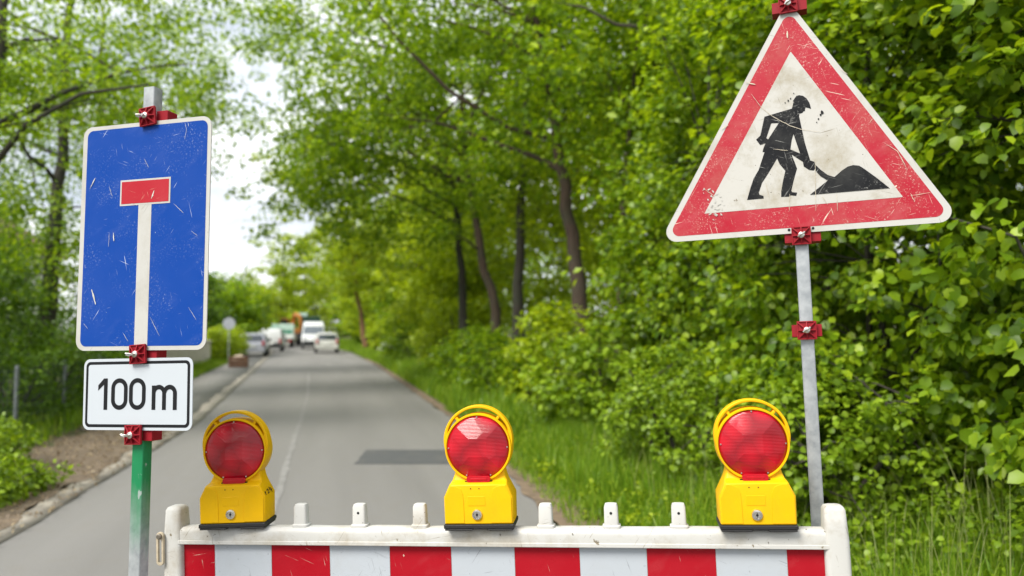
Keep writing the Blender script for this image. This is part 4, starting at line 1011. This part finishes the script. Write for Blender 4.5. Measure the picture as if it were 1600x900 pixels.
# --- right: roadworks triangle
HT = 2.18
root = thing('roadworks_sign', 'scratched red bordered roadworks triangle clamped to a leaning galvanised post', 'road sign',
             matrix=sign_matrix((.9209, 2.4573, 2.1762), (.9381, -.3446, .0336), (-.0137, .0601, .9981), HT))
square_post(root, HT + .60, GALV)
foot(root)
def tri(s, r, dz=0, n=8):
    a = s; h3 = a / (2 * math.sqrt(3))
    return rpoly([(-a / 2, HT + dz - h3), (a / 2, HT + dz - h3), (0, HT + dz + 2 * h3)], r, n)
mb = MB()
mb.prism(tri(.905, .035), 0, .0035, 0)
mb.sheet(tri(.842, .022), -.0005, 1)
mb.sheet(tri(.597, .0015, -.001, 2), -.0010, 2)
POLY = {
'torso': [(-6, 150), (-49, 107), (-84, 57), (-93, 44), (-100, 30), (-104, 16), (-98, 14), (-103, 1), (-119, -43), (-136, -70), (-148, -102), (-160, -140), (-108, -140), (-108, -131), (-120, -126), (-122, -119), (-110, -87), (-91, -60), (-71, -29), (-60, -11), (-53, -31), (-37, -55), (-46, -88), (-53, -121), (-54, -140), (-30, -141), (-25, -137), (-8, -141), (-5, -130), (-20, -127), (-22, -122), (-14, -92), (-1, -51), (-8, -26), (-14, -7), (-18, 13), (-12, 45), (-6, 63), (4, 77), (15, 124), (16, 130), (22, 130), (26, 132), (29, 136), (34, 136), (33, 140), (36, 148), (52, 141), (48, 162), (40, 178), (30, 188), (18, 192), (10, 191), (3, 182), (-2, 175), (0, 172)],
'arm': [(14, 125), (19, 89), (27, 31), (40, -29), (53, -35), (53, -57), (48, -63), (35, -60), (19, -46), (18, -32), (11, -4), (-5, 60), (-9, 83), (-7, 112)],
'rear': [(-6, 150), (-92, 134), (-108, 72), (-122, 60), (-110, 40), (-93, 44), (-83, 55), (-90, 61), (-72, 109), (-49, 107), (-25, 109)],
'h1': [(-19, 15), (10, -2), (20, -25), (19, -32), (-15, -3)],
'h2': [(53, -43), (69, -63), (89, -82), (109, -91), (107, -104), (88, -100), (68, -84), (52, -62)],
'mound': [(33, -141), (88, -100), (109, -90), (131, -72), (149, -61), (165, -58), (182, -62), (197, -75), (228, -105), (263, -142)]}
for i, (k, p) in enumerate(POLY.items()): mb.sheet([(a / 1000, HT + b / 1000) for a, b in p], -.0015 - .0002 * i, 3)
WEAR = {'worker': [(-130, 218), (-103, 170), (-67, 131), (-16, 94), (17, 77), (76, 60)], 'v1': [(55, -19), (51, -103), (47, -195)], 'v2': [(-28, -132), (-32, -188)], 'v3': [(111, -146), (111, -201)], 'r1': [(220, 74), (229, 84)], 'r2': [(258, 2), (292, -28), (307, -66)], 's1': [(-296, -89), (-263, -117)], 's2': [(318, -172), (373, -167)], 's3': [(329, -191), (319, -164)], 's4': [(-146, 260), (-115, 247)], 's5': [(-231, 109), (-208, 120)], 's6': [(-7, 415), (-7, 390)], 's7': [(142, 264), (166, 239)], 's8': [(292, -26), (316, -92)], 's9': [(68, -148), (83, -178)], 'p2': [(-100, -85), (-90, -143)], 'w2': [(-70, 21), (-25, 11)]}
for n_, (k, p) in enumerate(WEAR.items()): scratch(mb, p, {'s4': 3.5, 's5': 4, 's6': 5, 'worker': 2.2}.get(k, 1.7), -.0031 - .00005 * n_, 4, HT, 50 + n_)
rg_ = random.Random(4)
CEN = [(-296, -90, 5), (-280, -93, 6), (-268, -101, 6), (-272, -118, 8), (-284, -128, 5), (-256, -112, 5), (-246, -117, 6), (-262, -134, 7), (-250, -146, 6), (-241, -163, 5), (-258, -160, 9), (-272, -151, 6), (-286, -158, 4), (-280, -176, 6), (-262, -180, 8), (-244, -181, 5), (-240, -133, 4), (-298, -104, 3), (-233, -150, 3), (-270, -196, 4)]
for (x_, z_, r_) in CEN:
    a_ = rg_.uniform(0, 3)
    mb.sheet([((x_ + r_ * rg_.uniform(.3, 1.5) * (1.0 * math.cos(k * .45) * math.cos(a_) - .4 * math.sin(k * .45) * math.sin(a_))) / 1000, HT + (z_ + r_ * rg_.uniform(.3, 1.5) * (math.cos(k * .45) * math.sin(a_) + .4 * math.sin(k * .45) * math.cos(a_))) / 1000) for k in range(14)], -.0028 - .00002 * r_ - .00001 * CEN.index((x_, z_, r_)), 2)
for (x_, z_, r_) in ((84, 125, 5.5), (79, 117, 4), (72, 104, 2.5), (66, 94, 2), (-16, 178, 3), (-8, 184, 2.5), (-26, 172, 2), (2, 200, 2)):
    mb.sheet([((x_ + r_ * rg_.uniform(.6, 1.2) * math.cos(k * .9)) / 1000, HT + (z_ + 1.3 * r_ * rg_.uniform(.6, 1.2) * math.sin(k * .9)) / 1000) for k in range(7)], -.0029, 3)
mb.build('sign_plate', [WHITE_EDGE, RED, WHITE_SHEET, BLACK, CHIP_PALE, CHIP_PALE], root)
mb = MB()
for sx in (-.036, .036): mb.lathe_y([(0, -.0014), (.0042, -.0014), (.0042, .001)], sx, HT - .2495, 12)
mb.build('bolt_hole', INK, root)
clamp(root, .000, HT + .503, -1, wing='slot'); clamp(root, 0, HT - .272, 0, wing='slot'); clamp(root, 0, HT - .574, 0, jaw_l=.006, jaw_r=.006, wing='slot', label='lowest red clamp, alone on the bare post')

# ------------------------------------------------------------------ barrier
Xb = Vector((.9846, -.1705, .0388)); Ub = Vector((-.0382, .0066, .9992)); ZB = .937
Bm = sign_matrix((-.08966, 2.43003, .93623), Xb, Ub, ZB)
root = thing('road_barrier', 'long red and white striped plastic road barrier across the lane', 'barrier', matrix=Bm)
BARRIER = Bm
mb = MB()
xsb = [-1.011] + [-.9 + .2 * k for k in range(10)] + [1.004]
for k in range(11):
    z0, z1 = ZB - .25, ZB
    g_ = .0012 if k else 0
    mb.add([(xsb[k] + g_, -.014, z0), (xsb[k + 1], -.014, z0), (xsb[k + 1], -.014, z1), (xsb[k] + g_, -.014, z1)], [(0, 1, 2, 3)], 0 if k % 2 == 0 else 1)
mb.box(-1.011, 1.004, -.0125, .012, ZB - .25, ZB, 2)
mb.build('striped_board', [RED_FOIL, WHITE_FOIL, PVC], root)
def rail(z0, z1, x0, x1, dy, nm):
    mb = MB(); out = rrect(-dy, dy, z0, z1, min(.018, (z1 - z0) * .3), 5)
    n = len(out); NX = 24; vs = []; fs = []
    for i in range(NX + 1):
        x = x0 + (x1 - x0) * i / NX
        vs += [(x, p[0], p[1] + .0012 * math.sin(i * 1.7)) for p in out]
    for i in range(NX):
        for k in range(n): fs.append((i * n + k, i * n + (k + 1) % n, (i + 1) * n + (k + 1) % n, (i + 1) * n + k))
    fs += [tuple(range(n)), tuple(NX * n + k for k in range(n))]
    mb.add(vs, fs); return mb.build(nm, PVC, root, smooth=40)
RT = ZB + .057
rail(ZB + .0015, RT, -1.030, 1.035, .030, 'top_rail')
rail(ZB - .305, ZB - .2515, -1.030, 1.035, .030, 'bottom_rail')
mb = MB(); mb.box(-1.030, 1.035, -.0345, -.0292, ZB + .004, ZB + .017); mb.build('rail_lip', PVC, root, bevel=.002)
for s_, x0, x1 in ((-1, -1.073, -1.012), (1, 1.0055, 1.071)):
    mb = MB(); xc, hw_ = (x0 + x1) / 2, (x1 - x0) / 2
    ri = [(hw_ + .003, .036, ZB - .36), (hw_ + .002, .035, ZB + .03), (hw_ - .001, .034, ZB + .07), (hw_ - .003, .031, ZB + .112), (hw_ - .008, .025, ZB + .121), (hw_ - .016, .016, ZB + .124)]
    vs = []; fs = []
    for (a, b, z) in ri: vs += [(xc + p[0], p[1], z) for p in rrect(-a, a, -b, b, min(a, b) * .45, 4)]
    n = len(vs) // len(ri)
    for i in range(len(ri) - 1):
        for k in range(n): fs.append((i * n + k, i * n + (k + 1) % n, (i + 1) * n + (k + 1) % n, (i + 1) * n + k))
    fs += [tuple(range(n - 1, -1, -1)), tuple((len(ri) - 1) * n + k for k in range(n))]
    mb.add(vs, fs)
    mb.tube([(xc, 0, 0), (xc, 0, ZB - .36)], .02, 12, 0)
    mb.build('end_post', PVC, root, smooth=40)
    mb = MB(); mb.box(xc - .2, xc + .2, -.4, .4, -.03, .09); mb.build('foot_plate', FOOT, root, bevel=.015)
for k, x in enumerate((-.6, -.4, -.2, .2, .4, .6)):
    mb = MB(); ri = [(.027, .021, RT - .004), (.027, .021, RT + .007), (.0215, .017, RT + .010), (.0205, .016, RT + .062), (.0175, .013, RT + .0705), (.011, .008, RT + .0725)]
    vs = []; fs = []
    for (a, b, z) in ri: vs += [(x + p[0], p[1], z) for p in rrect(-a, a, -b, b, min(a, b) * .42, 3)]
    n = len(vs) // len(ri)
    for i in range(len(ri) - 1):
        for q in range(n): fs.append((i * n + q, i * n + (q + 1) % n, (i + 1) * n + (q + 1) % n, (i + 1) * n + q))
    fs += [tuple(range(n - 1, -1, -1)), tuple((len(ri) - 1) * n + q for q in range(n))]
    mb.add(vs, fs); pg = mb.build('peg', PVC, root, smooth=45)
    if k in (1, 4, 5):
        mb = MB(); mb.lathe_y([(0, -.0168), (.0042, -.0168), (.0042, -.014)], x, RT + .045, 12); mb.build('peg_hole', INK, pg)
mb = MB(); o_ = rrect(-1.0895, -1.0635, ZB - .062, ZB + .046, .0128, 8); i_ = rrect(-1.0825, -1.0705, ZB - .053, ZB + .022, .0058, 8)
mb.ring(o_, i_, -.047, -.038); lk = mb.build('link_plate', LINK, root, bevel=.0015)
mb = MB(); mb.lathe_y([(0, -.056), (.0065, -.056), (.009, -.053), (.009, -.047)], -1.0765, ZB + .033, 14); mb.tube([(-1.0765, -.047, ZB + .033), (-1.0765, -.03, ZB + .033)], .005, 8); mb.build('bolt', plain('old_bolt', (.25, .22, .18), .45, .8), lk)

# ------------------------------------------------------------------ warning lamps
LZ = .246
def warning_lamp(label, x, yaw):
    M = BARRIER @ Matrix.Translation((x, 0, RT + .0015)) @ Matrix.Rotation(rad(yaw), 4, 'Z')
    root = thing('warning_lamp', label, 'warning lamp', matrix=M, group='yellow warning lamps on the barrier')
    mb = MB(); mb.box(-.1085, .1085, -.0575, .0575, .006, .0185)
    mb.box(-.106, -.018, -.056, .056, 0, .0058); mb.box(.026, .106, -.056, .056, 0, .0058)
    mb.build('rubber_base', RUBBER, root, bevel=.0025)
    # battery housing: wide foot, sloping shoulders, neck
    sec = [(.1060, -.0540, .0540, .019), (.1070, -.0540, .0540, .100), (.0890, -.0525, .050, .1375), (.0855, -.0200, .050, .1445), (.0800, -.012, .050, .160), (.0765, -.008, .050, .178), (.072, -.006, .046, .196)]
    mb = MB(); vs = []; fs = []
    for (a, y0, y1, z) in sec:
        o = rrect(-a, a, y0, y1, .008, 3); vs += [(p[0], p[1], z) for p in o]
    n = len(vs) // len(sec)
    for i in range(len(sec) - 1):
        for k in range(n): fs.append((i * n + k, i * n + (k + 1) % n, (i + 1) * n + (k + 1) % n, (i + 1) * n + k))
    fs += [tuple(range(n - 1, -1, -1)), tuple((len(sec) - 1) * n + k for k in range(n))]
    mb.add(vs, fs); body = mb.build('battery_housing', YELLOW, root, smooth=30, bevel=.003)
    # raised side panels and label field on the front
    def face_y(z): return -.0540 if z < .1 else -.0540 + .0015 * (z - .1) / .039
    def raised(pts, lift, nm):
        n = len(pts); mbb = MB()
        vs = [(p[0], face_y(p[1]) - lift, p[1]) for p in pts] + [(p[0], face_y(p[1]) + .002, p[1]) for p in pts]
        mbb.add(vs, [tuple(range(n)), tuple(range(2 * n - 1, n - 1, -1))] + [(i, i + n, (i + 1) % n + n, (i + 1) % n) for i in range(n)])
        return mbb.build(nm, YELLOW, body, bevel=.0009)
    rp = [(.102, .023), (.102, .098), (.0845, .1345), (.070, .1345), (.057, .131), (.047, .125), (.042, .110), (.040, .09), (.039, .023)]
    raised(rp, .0022, 'side_panel')
    raised([(-p[0] * (1 if abs(p[0]) > .1 else 1.12) if abs(p[0]) < .080 else -p[0], p[1]) for p in rp], .0018, 'side_panel')
    raised(rrect(-.032, .022, .074, .103, .002, 2), .0009, 'label_field')
    mb = MB()
    for xx in (-.022, .004): mb.lathe_y([(0, face_y(.126) - .0012), (.0018, face_y(.126) - .0012), (.0018, face_y(.126) + .002)], xx, .126, 8)
    mb.build('drain_hole', INK, body)
    mb = MB(); mb.lathe_y([(0, -.0590), (.0095, -.0590), (.0105, -.0605), (.0145, -.0600), (.0162, -.0575), (.0162, -.0515)], -.004, .048, 28); lk = mb.build('lock', CHROME, root, smooth=40)
    mb = MB(); mb.lathe_y([(0, -.0599), (.0036, -.0599), (.0036, -.0575)], -.004, .048, 12); mb.box(-.0048, -.0032, -.0603, -.0590, .041, .055); mb.build('key_slot', INK, lk)
    def back(m_): m_.v = [(v[0], v[1] + .022, v[2]) for v in m_.v]
    # ring housing round the lens
    mb = MB(); mb.lathe_y([(0, .036), (.086, .034), (.098, .028), (.1045, .018), (.1060, -.002), (.1050, -.044), (.1030, -.0485), (.0995, -.0485), (.0978, -.046), (.0978, -.030), (0, -.030)], 0, LZ, 64)
    back(mb); mb.build('lens_housing', YELLOW, root, smooth=40)
    mb = MB(); mb.lathe_y([(0, -.0560), (.02, -.0558), (.045, -.0545), (.07, -.0520), (.088, -.0490), (.0970, -.0455), (.0972, -.035)], 0, LZ, 64); back(mb); ln = mb.build('red_lens', LENS, root, smooth='all')
    mb = MB(); mb.prism(rrect(-.037, .037, LZ - .1045, LZ - .0865, .007, 4), -.0585, -.046); mb.prism(rrect(-.026, .026, LZ - .0985, LZ - .0915, .003, 3), -.0602, -.0585); back(mb); mb.build('lens_tab', LENS_TAB, ln, bevel=.002)
    mb = MB(); mb.prism([(-.043, LZ - .101), (.043, LZ - .101), (.038, LZ - .111), (-.043, LZ - .111)], -.0525, -.047); back(mb); mb.build('tab_recess', INK, ln)
    mb = MB()
    for a, r in ((0, .092), (180, .092), (90, .094), (246, .092), (294, .092)):
        mb.lathe_y([(0, -.0512), (.0020, -.0508), (.0024, -.0495), (.0024, -.044)], r * math.cos(rad(a)), LZ + r * math.sin(rad(a)), 10)
    back(mb); mb.build('screw', STEEL, ln)
    # carrying handle: bow above the ring with two struts
    hc, hr = .267, .1085; mb = MB(); vs = []; fs = []; NA = 40
    for i in range(NA + 1):
        a = rad(-18 + 216 * i / NA); wv = .0215 if 30 < math.degrees(a) < 150 else .024
        ro, ri_ = hr, hr - (.0085 if 15 < math.degrees(a) < 165 else .011)
        for (r, y) in ((ro, -.042), (ro, -.004), (ri_, -.004), (ri_, -.042)): vs.append((r * math.cos(a), y, hc + r * math.sin(a)))
    for i in range(NA):
        for k in range(4): fs.append((i * 4 + k, i * 4 + (k + 1) % 4, (i + 1) * 4 + (k + 1) % 4, (i + 1) * 4 + k))
    fs += [(0, 1, 2, 3), tuple(NA * 4 + k for k in (3, 2, 1, 0))]
    mb.add(vs, fs)
    for s_ in (-1, 1):
        Q = Matrix.Translation((0, 0, LZ)) @ Matrix.Rotation(rad(s_ * 36), 4, 'Y'); mb.box(-.0045, .0045, -.040, -.006, .100, .1165, M=Q)
    back(mb); mb.build('handle', YELLOW, root, bevel=.0022, smooth=40)
    return root
wl = warning_lamp('yellow warning lamp turned aside with handwritten 124, beside the dead end sign', -.822, 9)
warning_lamp('middle yellow warning lamp, standing alone between the two road signs', -.002, 3)
warning_lamp('yellow warning lamp in front of the galvanised roadworks post', .822, 1)
# 1 2 4 written by hand with a marker on the shoulder of the first lamp
mb = MB()
def mark(pts):
    P3 = []
    for (u, v) in pts:
        z = .100 + .039 * v; xx = .1070 - .0185 * v
        P3.append((xx + .0014, u * 1.45 + .004, z + .0008))
    mb.tube(P3, .0011, 5)
mark([(-.030, .05), (-.027, .34)])
mark([(-.031, .25), (-.027, .34)])
mark([(-.016, .30), (-.010, .42), (-.006, .30), (-.016, .06), (-.004, .12)])
mark([(.005, .48), (.001, .22), (.016, .22)]); mark([(.010, .40), (.011, .02)])
mb.build('handwriting', INK, wl)
